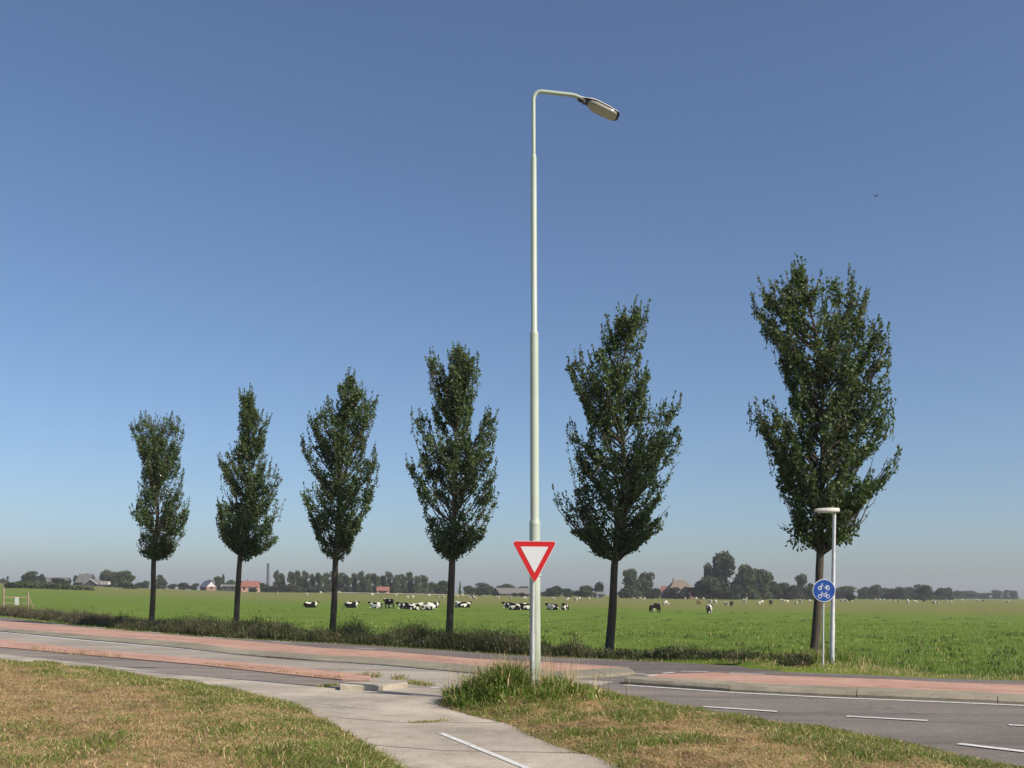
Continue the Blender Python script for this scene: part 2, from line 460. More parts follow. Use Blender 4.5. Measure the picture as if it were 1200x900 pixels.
M['black'] = simple("black_fitting", (0.02, 0.02, 0.022), 0.5)
def bowl_mat():
    m, nt, p = mat_new("lamp_bowl")
    a = ramp(nt, noise(nt, 5, 3), [(0.3, (0.25, 0.235, 0.215)), (0.7, (0.42, 0.40, 0.37))])
    nt.links.new(a, p.inputs["Base Color"]); p.inputs["Roughness"].default_value = 0.18
    p.inputs["Coat Weight"].default_value = 0.6; p.inputs["Coat Roughness"].default_value = 0.05
    return m
M['bowl'] = bowl_mat()
M['red'] = simple("sign_red", (0.52, 0.012, 0.014), 0.35, 0, 0.05, 3)
M['white'] = simple("sign_white", (0.62, 0.62, 0.63), 0.4, 0, 0.03, 3)
M['blue'] = simple("sign_blue", (0.006, 0.055, 0.28), 0.35, 0, 0.06, 3)
M['wood'] = simple("weathered_wood", (0.25, 0.185, 0.135), 0.9, 0, 0.35, 9, 0.4)

# ------------------------------------------------------------------ the land
def build_ground():
    rr = np.concatenate([[0.0], np.exp(np.linspace(math.log(1.0), math.log(9000), 190))])
    na = 400
    an = np.linspace(0, 2 * np.pi, na, endpoint=False)
    Rg, A = np.meshgrid(rr[1:], an, indexing='ij')
    P = np.stack([np.sin(A) * Rg, np.cos(A) * Rg], -1).reshape(-1, 2)
    P = np.vstack([[[0, 0.0]], P])
    z = terrain(P)
    V = np.column_stack([P, z])
    nr = len(rr) - 1
    i, j = np.meshgrid(np.arange(nr - 1), np.arange(na), indexing='ij'); k = (j + 1) % na
    quads = np.stack([1 + i * na + j, 1 + i * na + k, 1 + (i + 1) * na + k, 1 + (i + 1) * na + j], -1).reshape(-1, 4)[:, ::-1]
    jj = np.arange(na)
    tris = np.stack([np.zeros(na, int), 1 + jj, 1 + (jj + 1) % na], -1)[:, ::-1]
    loops = np.concatenate([quads.ravel(), tris.ravel()])
    tot = np.concatenate([np.full(len(quads), 4), np.full(len(tris), 3)])
    me = raw_mesh("ground", V, loops, tot, [M['pasture']], smooth=True)
    o = link(bpy.data.objects.new("ground", me))
    return tag(o, kind="structure")
build_ground()

# ------------------------------------------------------------------ carriageway and paths
KHL, KH = 0.05, 0.10                                           # kerb height of the raised strips
# one sheet of asphalt under everything (edges hidden by verges and paths)
left_near = poly_g([(0, 775), (200, 798), (400, 815), (545, 830)])
road_poly = np.vstack([FAR_EDGE, [[60, 3], [9.0, 4.0], [5.0, 9.3]], poly_g([(900, 862), (700, 822), (600, 830)]), left_near[::-1][0:1], left_near[::-1][1:], extend(left_near, 80, 0)[:1]])
tag(sheet("road", road_poly, 0.0, M['asphalt']), kind="structure")
# older, browner asphalt of the left carriageway
strip_a = extend(poly_g([(0, 739.5), (100, 749.5), (200, 758), (300, 768.3), (380, 774.5), (440, 779), (560, 789), (640, 794), (720, 799)]), 80, 0)
strip_b = extend(poly_g([(0, 765), (100, 775), (200, 788), (300, 798), (400, 806), (520, 810), (600, 812), (690, 806)]), 80, 0)
tag(sheet("left_carriageway", np.vstack([strip_a, strip_b[::-1]]), 0.004, M['asphalt_old']), kind="structure")
far_near = extend(poly_g([(0, 728.5), (75, 733.5), (150, 740.5), (225, 747), (300, 753), (380, 760), (450, 764), (560, 773), (635, 777), (735, 784.5), (775, 791), (837, 788.5), (908, 793), (992, 796), (1100, 802), (1200, 804)]), 80, 40)
tag(sheet("service_lane", np.vstack([FAR_EDGE, far_near[::-1]]), 0.004, M['asphalt_lane']), kind="structure")

def strip(name, far, near, z0, z1, mat):
    m = MB(); m.prism(np.vstack([far, near[::-1]]), z0, z1)
    o = m.build(name, mat)
    bm = bmesh.new(); bm.from_mesh(o.data); bmesh.ops.triangulate(bm, faces=bm.faces[:]); bm.to_mesh(o.data); bm.free()
    return tag(o, kind="structure")
# far brick strip, raised, with a concrete kerb on its near side
r1_far = extend(poly_g([(0, 727.5), (75, 733), (150, 739.5), (225, 746), (300, 752), (380, 759.5), (450, 763), (560, 772), (635, 775.5), (735, 782)], KHL), 80)
r1_near = extend(poly_g([(0, 735.5), (100, 744), (200, 751), (300, 762), (380, 768), (450, 770.5), (560, 780), (656, 787), (735, 784.5)], KHL), 80)
strip("brick_strip", r1_far, r1_near, -0.04, KHL, M['brick_l'])
def offset_line(line, d):
    line = np.asarray(line, float); out = []
    for i, p in enumerate(line):
        t = line[min(i + 1, len(line) - 1)] - line[max(i - 1, 0)]; t = t / np.linalg.norm(t)
        out.append(p + np.array([-t[1], t[0]]) * d)
    return np.array(out)
def resample(line, step):
    seg = np.linalg.norm(np.diff(line, axis=0), axis=1); s = np.concatenate([[0], np.cumsum(seg)])
    q = np.arange(0, s[-1], step)
    return np.column_stack([np.interp(q, s, line[:, 0]), np.interp(q, s, line[:, 1])])
def kerb_run(name, back, front, z0, z1, mat, step=1.0, slope=0.02):
    """separate concrete kerb blocks laid along a line"""
    n = max(2, int(np.linalg.norm(np.diff(back, axis=0), axis=1).sum() / step))
    def rs(l):
        seg = np.linalg.norm(np.diff(l, axis=0), axis=1); s = np.concatenate([[0], np.cumsum(seg)])
        q = np.linspace(0, s[-1], n + 1)
        return np.column_stack([np.interp(q, s, l[:, 0]), np.interp(q, s, l[:, 1])])
    B, F = rs(back), rs(front); m = MB()
    for i in range(n):
        g = 0.006 / step
        b0, b1 = B[i] * (1 - g) + B[i + 1] * g, B[i] * g + B[i + 1] * (1 - g)
        f0, f1 = F[i] * (1 - g) + F[i + 1] * g, F[i] * g + F[i + 1] * (1 - g)
        j = rng.uniform(-0.006, 0.006)
        ft0, ft1 = f0 + (b0 - f0) * 0.1, f1 + (b1 - f1) * 0.1
        v = [(*b0, z0), (*b1, z0), (*f1, z0), (*f0, z0), (*b0, z1 + j), (*b1, z1 + j), (*ft1, z1 - slope * .2 + j), (*ft0, z1 - slope * .2 + j), (*f1, z1 - slope + j), (*f0, z1 - slope + j)]
        m.add(v, [(4, 7, 6, 5), (7, 9, 8, 6), (9, 3, 2, 8), (4, 5, 1, 0), (4, 0, 3, 9, 7), (5, 6, 8, 2, 1)])
    o = m.build(name, mat)
    bm = bmesh.new(); bm.from_mesh(o.data); bmesh.ops.recalc_face_normals(bm, faces=bm.faces[:]); bm.to_mesh(o.data); bm.free()
    return tag(o, kind="structure")
k1_back = extend(poly_g([(0, 735.7), (100, 744.2), (200, 751.3), (300, 762.2), (380, 768.2), (450, 770.8), (560, 780.3)], KHL), 80)
k1_front = extend(poly_g([(0, 739.0), (100, 748.4), (200, 757), (300, 767.6), (380, 773.6), (440, 777.4), (560, 787.8)], KHL), 80)
kerb_run("kerb", k1_back, k1_front, -0.04, KHL + 0.010, M['kerb'])
k1b = poly_g([(560, 780.6), (656, 787.3), (700, 784), (736, 782.5)], KHL); k1c = poly_g([(562, 788), (656, 793), (705, 791), (744, 787.5)], KHL)
kerb_run("kerb", k1b, k1c, -0.04, KHL + 0.010, M['kerb'], 0.9)
# near brick strip, nearly flush
r2_far = extend(poly_g([(0, 749), (100, 760), (233, 771.5), (330, 780), (434, 791)], 0.03), 80)
r2_near = extend(poly_g([(0, 758), (100, 767), (233, 778.5), (330, 789), (400, 796), (434, 797)], 0.03), 80)
strip("brick_strip", r2_far, r2_near, -0.04, 0.03, M['brick_l'])
# right island: brick surface with a broad sloping kerb
i_far = extend(poly_g([(775, 790), (837, 788), (908, 791.5), (992, 794.5), (1050, 796.5), (1117, 800), (1200, 802.5)], KH), 0, 40)
i_near = extend(poly_g([(750, 794.2), (846, 798), (900, 802.2), (979, 804.8), (1050, 807), (1200, 813.7)], KH), 0, 40)
strip("brick_island", i_far, i_near, -0.04, KH, M['brick_r'])
k2_back = extend(poly_g([(736, 793.2), (846, 798.3), (900, 802.6), (979, 805.2), (1050, 807.4), (1200, 814.1)], KH), 0, 40)
k2_front = extend(poly_g([(731, 801.5), (867, 811), (979, 816.5), (1050, 819), (1200, 825.2)]), 0, 40)
kerb_run("kerb", k2_back, k2_front, -0.04, KH + 0.012, M['kerb'], 2.0, 0.075)
# concrete cycle path in the foreground
path_far = extend(poly_g([(0, 767), (100, 777.5), (200, 789.5), (293, 797.5), (396, 808), (447, 809.5), (478, 806), (500, 806.8), (545, 807.5), (600, 811)]), 80)
path_near = extend(poly_g([(0, 776), (67, 779.5), (140, 790), (233, 803), (300, 815), (350, 828), (387, 850), (410, 861), (440, 881), (470, 901)]), 80, 7)
path_right = extend(poly_g([(600, 812), (536, 809), (518, 827), (548, 838), (596, 849), (650, 875), (695, 886), (728, 901)]), 0, 7)
tag(sheet("cycle_path", np.vstack([path_far, path_right, path_near[::-1]]), 0.010, M['concrete']), kind="structure")
k3_back = poly_g([(398, 799.2), (446, 799), (477, 797.6)], 0.1); k3_front = poly_g([(398, 808.3), (447, 808.6), (478, 804.6)], 0.02)
kerb_run("kerb", k3_back, k3_front, -0.04, 0.095, M['kerb_pale'], 0.62, 0.02)

near_strip_a = extend(poly_g([(0, 758.3), (100, 767.3), (233, 779), (330, 789.3), (400, 796.5), (434, 798)]), 80)
near_strip_b = extend(poly_g([(0, 768), (100, 778.5), (200, 790.5), (293, 798.5), (396, 808.6), (440, 808)]), 80)
tag(sheet("footway", np.vstack([near_strip_a, near_strip_b[::-1]]), 0.0075, M['asphalt_mid']), kind="structure")
# painted markings
def line_mark(a, b, w0, w1=None, z=0.012, zz=0.0):
    """a painted bar from one photo point to another, real width in metres"""
    A, B = G(*a, zz)[:2], G(*b, zz)[:2]
    d = (B - A) / np.linalg.norm(B - A); n = np.array([-d[1], d[0]]) * w0 / 2
    o = sheet("road_marking", [A - n, B - n, B + n, A + n], zz + z, M['paint'])
    return tag(o, kind="structure")
def long_mark(pts, w, z=0.010, ext0=0, ext1=0):
    L = extend(poly_g(pts), ext0, ext1); n = w / 2
    o = sheet("road_marking", np.vstack([offset_line(L, n), offset_line(L, -n)[::-1]]), z, M['paint'])
    return tag(o, kind="structure")
long_mark([(0, 740.8), (100, 750.8), (200, 759.4), (300, 769.5), (380, 775.8), (440, 780.2), (556, 790.2)], 0.19, 0.010, 80)
long_mark([(731, 803.2), (867, 812.4), (979, 818.2), (1050, 820.8), (1200, 827.2)], 0.125, 0.008, 0, 40)
line_mark((823, 828.8), (911, 834.6), 0.11); line_mark((992, 840.2), (1087, 845.3), 0.11); line_mark((1182, 850.4), (1290, 856), 0.11)
line_mark((1123, 872.5), (1215, 883.5), 0.13)
line_mark((680, 803.8), (704, 803), 0.11); line_mark((522, 806.2), (545, 806.8), 0.16, z=0.016); line_mark((505, 807), (520, 806), 0.14, z=0.016)
line_mark((728, 789.8), (756, 790.8), 0.10); line_mark((760, 792.6), (775, 791.2), 0.22); line_mark((776, 789.8), (790, 788.4), 0.10)
line_mark((798, 787.2), (830, 787.8), 0.10); line_mark((855, 789.2), (896, 790.6), 0.10); line_mark((1050, 798.4), (1100, 800.2), 0.08)
for a, b in (((62, 731.4), (76, 732.6)), ((108, 735.2), (122, 736.4)), ((170, 740.8), (190, 742.4)), ((240, 746.6), (262, 748.4)), ((318, 752.4), (340, 753.8)), ((416, 759.8), (440, 761))):
    line_mark(a, b, 0.12)
line_mark((516.5, 860.5), (625, 905), 0.075, z=0.016)
line_mark((375, 825.2), (447, 833.2), 0.03, z=0.016)

M['joint'] = simple("joint_dirt", (0.10, 0.085, 0.065), .95)
for pts in ([(395, 842), (470, 848), (590, 848)], [(430, 874), (520, 881), (690, 884)]):
    L = resample(extend(poly_g(pts), 0, .05), .12); L = L + rng.normal(0, .004, L.shape)
    tag(sheet("path_joint", np.vstack([offset_line(L, .008), offset_line(L, -.008)[::-1]]), .0145, M['joint']), kind="structure")
# ------------------------------------------------------------------ verges
LAMP = np.array([0.345, 14.3])
def verge_z(P, poly, mound=True):
    closed = np.vstack([poly, poly[:1]])
    d = np.abs(seg_dist(P, closed)[0])
    z = 0.0125 + 0.045 * sstep(0, 0.3, d) + 0.045 * sstep(0.2, 1.0, d) + (hash_noise(P, 0.9, 1) - 0.5) * 0.05 * sstep(0, .4, d)
    if mound:
        q = P - (LAMP + np.array([-0.25, -0.15])); z = z + 0.20 * np.exp(-(q ** 2).sum(1) / (2 * 0.8 ** 2)) * sstep(0, 0.6, d) * .65
    return z
def verge(name, poly, step, mat, mound):
    lo, hi = poly.min(0), poly.max(0)
    gx, gy = np.meshgrid(np.arange(lo[0], hi[0], step), np.arange(lo[1], hi[1], step))
    Q = np.column_stack([gx.ravel(), gy.ravel()]) + rng.uniform(-.3, .3, (gx.size, 2)) * step
    closed = np.vstack([poly, poly[:1]])
    Q = Q[in_poly(Q, poly)]
    Q = Q[np.abs(seg_dist(Q, closed)[0]) > step * .4]
    B = resample(closed, step)
    if np.linalg.norm(B[-1] - B[0]) < 1e-4: B = B[:-1]
    nb = len(B); allp = np.vstack([B, Q])
    res = delaunay_2d_cdt([Vector(p) for p in allp], [(i, (i + 1) % nb) for i in range(nb)], [list(range(nb))], 1, 1e-5)
    vv = np.array([tuple(p) for p in res[0]])
    z = verge_z(vv, poly, mound)
    f = [t if (vv[t[1]][0] - vv[t[0]][0]) * (vv[t[2]][1] - vv[t[0]][1]) - (vv[t[1]][1] - vv[t[0]][1]) * (vv[t[2]][0] - vv[t[0]][0]) > 0 else t[::-1] for t in res[2]]
    me = bpy.data.meshes.new(name); me.from_pydata([(*p, q) for p, q in zip(vv, z)], [], f)
    me.polygons.foreach_set("use_smooth", [True] * len(me.polygons)); me.materials.append(mat); me.update()
    return tag(link(bpy.data.objects.new(name, me)), kind="structure")
VL = np.vstack([path_near[1:], [[-8.0, 3.0], [-22, 3.0], [-26, 25.0]], ])
VR = np.vstack([path_right[1:], [[6.0, 3.5], [6.3, 7.0]], poly_g([(1175, 902), (1100, 884.5), (1033, 869.5), (950, 855), (867, 844.5), (783, 830), (730, 818.5), (700, 811.5), (690, 805)])])
verge("verge_ground", VL, 0.22, M['thatch'], False)
verge("verge_ground", VR, 0.16, M['thatch'], True)

def blades(P, h, w, lean, mi, seg=True, dirs=None):
    """grass blades: five corners each, bent over"""
    n = len(P); a = rng.uniform(0, 2 * np.pi, n)
    side = np.column_stack([np.cos(a), np.sin(a), np.zeros(n)])
    b = rng.uniform(0, 2 * np.pi, n)
    ld = np.column_stack([np.cos(b), np.sin(b), np.zeros(n)])
    w = np.broadcast_to(w, n)[:, None]; h = np.broadcast_to(h, n)[:, None]; lean = np.broadcast_to(lean, n)[:, None]
    up = np.array([0, 0, 1.0])
    m = P + up * h * 0.6 + ld * h * lean * 0.35
    t = P + up * h * np.maximum(1.0 - 0.35 * lean, 0.12) + ld * h * lean
    V = np.stack([P - side * w / 2, P + side * w / 2, m + side * w * .36, m - side * w * .36, t], 1).reshape(-1, 3)
    base = np.arange(n)[:, None] * 5
    loops = np.concatenate([base + np.array([[0, 1, 2, 3]]), base + np.array([[3, 2, 4]])], 1).ravel()
    tot = np.tile([4, 3], n)
    return V, loops, tot, np.repeat(mi, 2)
def join_blades(name, parts, mats, label=None):
    Vs, Ls, Ts, Ms = [], [], [], []; off = 0
    for V, l, t, m in parts:
        Vs.append(V); Ls.append(l + off); Ts.append(t); Ms.append(m); off += len(V)
    me = raw_mesh(name, np.vstack(Vs), np.concatenate(Ls), np.concatenate(Ts), mats, np.concatenate(Ms))
    return tag(link(bpy.data.objects.new(name, me)), label, None, None, "stuff")
def sample_poly(poly, n):
    lo, hi = poly.min(0), poly.max(0); out = np.zeros((0, 2))
    while len(out) < n:
        Q = rng.uniform(lo, hi, (n * 3, 2)); out = np.vstack([out, Q[in_poly(Q, poly)]])
    return out[:n]
M['s4'] = leafy("straw_dark", (0.13, 0.075, 0.038), 0.15, 0.3, 3)
GM = [M['g1'], M['g2'], M['s1'], M['s2'], M['s3'], M['s4']]
def pick(n, probs):
    return rng.choice(len(probs), n, p=np.array(probs) / sum(probs))
def verge_grass(name, poly, density, mound, green_fn, label):
    # only the part of the verge the road user sees is thickly grown
    A = poly.copy()
    lo, hi = A.min(0), A.max(0)
    area = abs(sum(A[i][0] * A[(i + 1) % len(A)][1] - A[(i + 1) % len(A)][0] * A[i][1] for i in range(len(A)))) / 2
    n = int(area * density)
    P = sample_poly(poly, n)
    keep = (P[:, 1] > 6) & (np.abs(P[:, 0]) < P[:, 1] * 0.62 + 1.0)
    P = P[keep]
    # thin with distance
    P = P[rng.random(len(P)) < np.clip(13.0 / P[:, 1], 0.35, 1)]
    d = np.abs(seg_dist(P, np.vstack([poly, poly[:1]]))[0])
    g = green_fn(P, d)
    isg = rng.random(len(P)) < g
    P3 = np.column_stack([P, verge_z(P, poly, mound) - 0.01])
    parts = []
    a = P3[isg]; ng = len(a)
    tuft = hash_noise(a, 0.45, 9)
    parts.append(blades(a, rng.uniform(0.03, 0.085, ng) * (0.35 + 1.6 * tuft), rng.uniform(0.005, 0.010, ng), rng.uniform(0.3, 2.0, ng), pick(ng, [.42, .36, .06, .12, .04])))
    b = P3[~isg]; nb = len(b)
    cl = hash_noise(b, .3, 11)
    parts.append(blades(b, rng.uniform(0.02, 0.06, nb) * (.5 + 1.1 * cl), rng.uniform(0.005, 0.009, nb), rng.uniform(1.0, 4.0, nb), np.where((hash_noise(b, .22, 17) * .6 + hash_noise(b, .9, 18) * .4 > .62) & (rng.random(nb) < .32), 5, pick(nb, [.03, .07, .40, .28, .22]))))
    return parts
def green_left(P, d):
    dn = np.abs(seg_dist(P, path_near)[0])
    n = hash_noise(P, 1.2, 21) * .6 + hash_noise(P, 0.4, 22) * .4
    edge = (1 - sstep(0.9, 2.3, dn + (n - .5) * 1.5)) * 0.85 * sstep(.24, .44, n)
    corner = (1 - sstep(0.5, 1.6, np.linalg.norm(P - G(20, 893)[:2], axis=1) + (n - .5))) * 0.8
    return np.clip(np.maximum(np.maximum(edge, corner), sstep(.70, .82, n) * .35) + 0.02, 0, 1)
def green_right(P, d):
    n = hash_noise(P, 1.0, 31) * .55 + hash_noise(P, 0.35, 32) * .45
    rd = np.abs(seg_dist(P, poly_g([(690, 805), (783, 830), (950, 855), (1175, 902)]))[0])
    edge = (1 - sstep(0.3, 1.5, rd + (n - .5))) * .7
    return np.clip(np.maximum(edge, sstep(.48, .68, n) * .6) + 0.07, 0, 1)
parts = verge_grass("x", VL, 2600, False, green_left, "")
join_blades("verge_grass", parts, GM, "mown dry brown grass with green patches left of the concrete path")
parts = verge_grass("x", VR, 4200, True, green_right, "")
join_blades("verge_grass", parts, GM, "patchy green and straw-coloured grass between the concrete path and right road")
# lush tuft round the foot of the lamp post
mc = LAMP + np.array([-0.33, -0.12])
n = 6500
q = rng.normal(0, 1, (n, 2)) * np.array([0.60, 0.46]) + mc + np.array([-.12, 0])
ins = in_poly(q, VR); q = q[ins]
r = np.linalg.norm((q - mc) / np.array([1.25, 1.0]), axis=1)
dp = np.linalg.norm((q - LAMP - np.array([0, -.12])) / np.array([.16, .3]), axis=1)
hh = np.clip(0.40 - 0.22 * r, 0.05, 1) * (.35 + 1.2 * hash_noise(q, .17, 14)) * (1 - .75 * np.exp(-dp ** 2 / 2)) * rng.uniform(0.5, 1.25, len(q)) * (0.7 + .6 * hash_noise(q, .3, 4))
P3 = np.column_stack([q, verge_z(q, VR, True) - 0.01])
parts = [blades(P3, hh, rng.uniform(0.010, 0.026, len(q)), rng.uniform(0.2, 1.5, len(q)), pick(len(q), [.62, .26, .04, .07, .01]))]
s = rng.normal(0, 1, (420, 2)) * np.array([0.55, 0.35]) + mc + np.array([.05, .2]); s = s[in_poly(s, VR)]
S3 = np.column_stack([s, verge_z(s, VR, True)])
parts.append(blades(S3, rng.uniform(0.35, 0.68, len(s)), 0.007, rng.uniform(0.05, 0.45, len(s)), pick(len(s), [.1, .2, .4, .3, 0])))
join_blades("tall_grass", parts, GM, "tall green grass tuft round the foot of the lamp post")

# weeds in joints and along edges
def weed_line(pts, n, spread, h, probs, z=0.0):
    L = resample(poly_g(pts), 0.02); c = L[rng.integers(0, len(L), n)]
    keepn = hash_noise(c, 0.35, 41) > 0.35; c = c[keepn]
    c = c + rng.normal(0, spread, c.shape)
    k = len(c)
    return blades(np.column_stack([c, np.full(k, z)]), rng.uniform(.3, 1.2, k) * h, rng.uniform(.005, .011, k), rng.uniform(.2, 1.3, k), pick(k, probs))
wl = [weed_line([(400, 794), (432, 793), (475, 797)], 700, .06, .14, [.3, .25, .2, .1, .15]),
      weed_line([(478, 801), (504, 804)], 500, .06, .10, [.4, .3, .2, .1, 0]),
      weed_line([(470, 849), (500, 847), (557, 844)], 600, .03, .05, [.25, .2, .25, .1, .2]),
      weed_line([(375, 806), (398, 803)], 250, .06, .09, [.4, .3, .2, .1, 0]),
      weed_line([(656, 793), (705, 792), (740, 789)], 300, .04, .07, [.2, .2, .3, .2, .1]),
      weed_line([(40, 763), (90, 768), (140, 772)], 500, .12, .16, [.05, .1, .3, .05, .5], .03),
      weed_line([(240, 779), (330, 789), (400, 797)], 900, .05, .05, [.05, .1, .3, .05, .5], .03),
      weed_line([(560, 836), (600, 848), (700, 884)], 900, .05, .06, [.3, .25, .25, .1, .1]),
      weed_line([(640, 882), (700, 884)], 250, .03, .04, [.2, .2, .3, .2, .1])]
def fringe(line, n, h, probs):
    L = resample(line, .02); c = L[rng.integers(0, len(L), n)]
    c = c[rng.random(len(c)) < .25 + .75 * (hash_noise(c, .4, 91) > .42)]
    c = c + rng.normal(0, .035, c.shape); k = len(c)
    return blades(np.column_stack([c, np.full(k, .012)]), rng.uniform(.3, 1.2, k) * h, rng.uniform(.005, .011, k), rng.uniform(.5, 2.2, k), pick(k, probs))
wl += [fringe(path_near, 5200, .075, [.34, .26, .16, .12, .12]), fringe(path_right[1:], 3600, .07, [.30, .24, .18, .12, .16]),
       fringe(poly_g([(690, 805), (730, 818.5), (783, 830), (867, 844.5), (950, 855), (1033, 869.5), (1100, 884.5), (1175, 902)]), 3600, .07, [.32, .26, .18, .12, .12])]
join_blades("joint_weeds", wl, GM, "small weeds growing in the joints of the paving")

# ditch-side weeds beyond the far lane
def ditch_weeds():
    # stretch of the far edge beside the tree row
    n = 66000
    seg = np.linalg.norm(np.diff(FAR_EDGE, axis=0), axis=1); cum = np.concatenate([[0], np.cumsum(seg)])
    s0 = cum[1] - 24.0; s1 = cum[10] + 0.5
    s = s0 + (s1 - s0) * rng.random(n) ** 1.0
    x = np.interp(s, cum, FAR_EDGE[:, 0]); y = np.interp(s, cum, FAR_EDGE[:, 1])
    x2 = np.interp(s + .3, cum, FAR_EDGE[:, 0]); y2 = np.interp(s + .3, cum, FAR_EDGE[:, 1])
    t = np.column_stack([x2 - x, y2 - y]); t /= np.linalg.norm(t, axis=1)[:, None]
    nrm = np.column_stack([-t[:, 1], t[:, 0]])
    tt = (s - s0) / (s1 - s0)
    d0 = np.interp(tt, [0, .25, .5, .8, 1], [1.9, 1.2, .9, .75, .6]); d1 = np.interp(tt, [0, .3, .75, .92, 1], [3.2, 3.0, 2.6, 1.7, 1.0])
    u = rng.random(n)
    P = np.column_stack([x, y]) + nrm * (d0 + (d1 - d0) * u)[:, None]
    h0 = np.interp(tt, [0, .2, .45, .62, .75, .86, .94, 1], [.72, .78, .60, .76, .88, .72, .48, .10])
    nz = hash_noise(P, 1.1, 51) * .6 + hash_noise(P, .35, 52) * .4
    h = h0 * (0.12 + 1.4 * nz ** 1.3) * np.clip(0.5 + 3 * u, 0, 1)
    h = np.where(rng.random(n) < .04, h * rng.uniform(1.15, 1.6, n), h)
    P3 = np.column_stack([P, terrain(P) - .02])
    br = np.interp(tt, [0, .3, .6, 1], [.62, .45, .25, .12]) * (0.5 + nz)
    mi = np.where(rng.random(n) < br, 1, np.where(rng.random(n) < .3, 2, 0))
    st = blades(P3, h, rng.uniform(.008, .018, n), rng.uniform(.05, .75, n), mi)
    # leaves along the stems
    k = int(n * .7); idx = rng.integers(0, n, k)
    lp = P3[idx] + np.column_stack([rng.normal(0, .05, k), rng.normal(0, .05, k), h[idx] * rng.uniform(.15, .95, k)])
    lf = blades(lp, rng.uniform(.05, .12, k), rng.uniform(.012, .032, k), rng.uniform(.6, 1.6, k), mi[idx])
    return [st, lf]
o = join_blades("ditch_weeds", ditch_weeds(), [M['w1'], M['w2'], M['w3']], "dark and brown weeds along the ditch under the tree row")

# grass standing on the near meadow and the far roadside
def meadow_grass():
    n = 210000
    zz = 1.0 / rng.uniform(1 / 75.0, 1 / 20.0, n)
    xx = rng.uniform(-.56, .58, n) * zz
    P = np.column_stack([xx, zz])
    d, run = seg_dist(P, FAR_EDGE)
    P = P[d > 0.03]; d = d[d > .03]
    k = len(P)
    edge = d < 0.55 + 0.5 * hash_noise(P, 1.0, 61)
    right_dry = (P[:, 0] > 5.0) & (d < 1.5 + hash_noise(P, .8, 63))
    P3 = np.column_stack([P, terrain(P) - .02])
    tuft = hash_noise(P, .7, 62)
    h = np.where(edge, rng.uniform(.05, .12, k), rng.uniform(.05, .13, k) * (.5 + 1.2 * tuft))
    mi = pick(k, [.62, .33, .0, .04, .01])
    dry = (edge & (rng.random(k) < .25)) | (right_dry & (rng.random(k) < .55))
    mi = np.where(dry, rng.choice([1, 2, 3], k), mi)
    tz = 1.0 / rng.uniform(1 / 120.0, 1 / 24.0, 900); tx = rng.uniform(-.56, .58, 900) * tz; T = np.column_stack([tx, tz])
    T = T[(seg_dist(T, FAR_EDGE)[0] > 5) & (hash_noise(T, 9, 65) > .45)]
    Q = np.repeat(T, 26, axis=0); Q = Q + rng.normal(0, 1, Q.shape) * np.repeat(rng.uniform(.10, .34, len(T)), 26)[:, None]
    kq = len(Q); tuf = blades(np.column_stack([Q, terrain(Q) - .02]), rng.uniform(.08, .26, kq), rng.uniform(.02, .04, kq), rng.uniform(.2, 1.0, kq), pick(kq, [.3, .12, .03, .0, .0, .0, .55]))
    return [tuf, blades(P3, h, rng.uniform(.008, .016, k) * np.clip(P[:, 1] / 30, .7, 2.2), rng.uniform(.1, .8, k), mi)]
join_blades("meadow_grass", meadow_grass(), GM + [M['w1']], "green pasture grass beyond the road")
# taller growth at the foot of the blue sign
q = rng.normal(0, 1, (2600, 2)) * np.array([.75, .45]) + (T6 + np.array([.3, -.9]))
q = q[seg_dist(q, FAR_EDGE)[0] > .3]
k = len(q)
join_blades("sign_foot_grass", [blades(np.column_stack([q, terrain(q) - .02]), rng.uniform(.08, .34, k), .014, rng.uniform(.1, .8, k), pick(k, [.55, .35, .04, .06, 0]))], GM,
            "green grass tuft round the feet of the blue sign and the young tree")

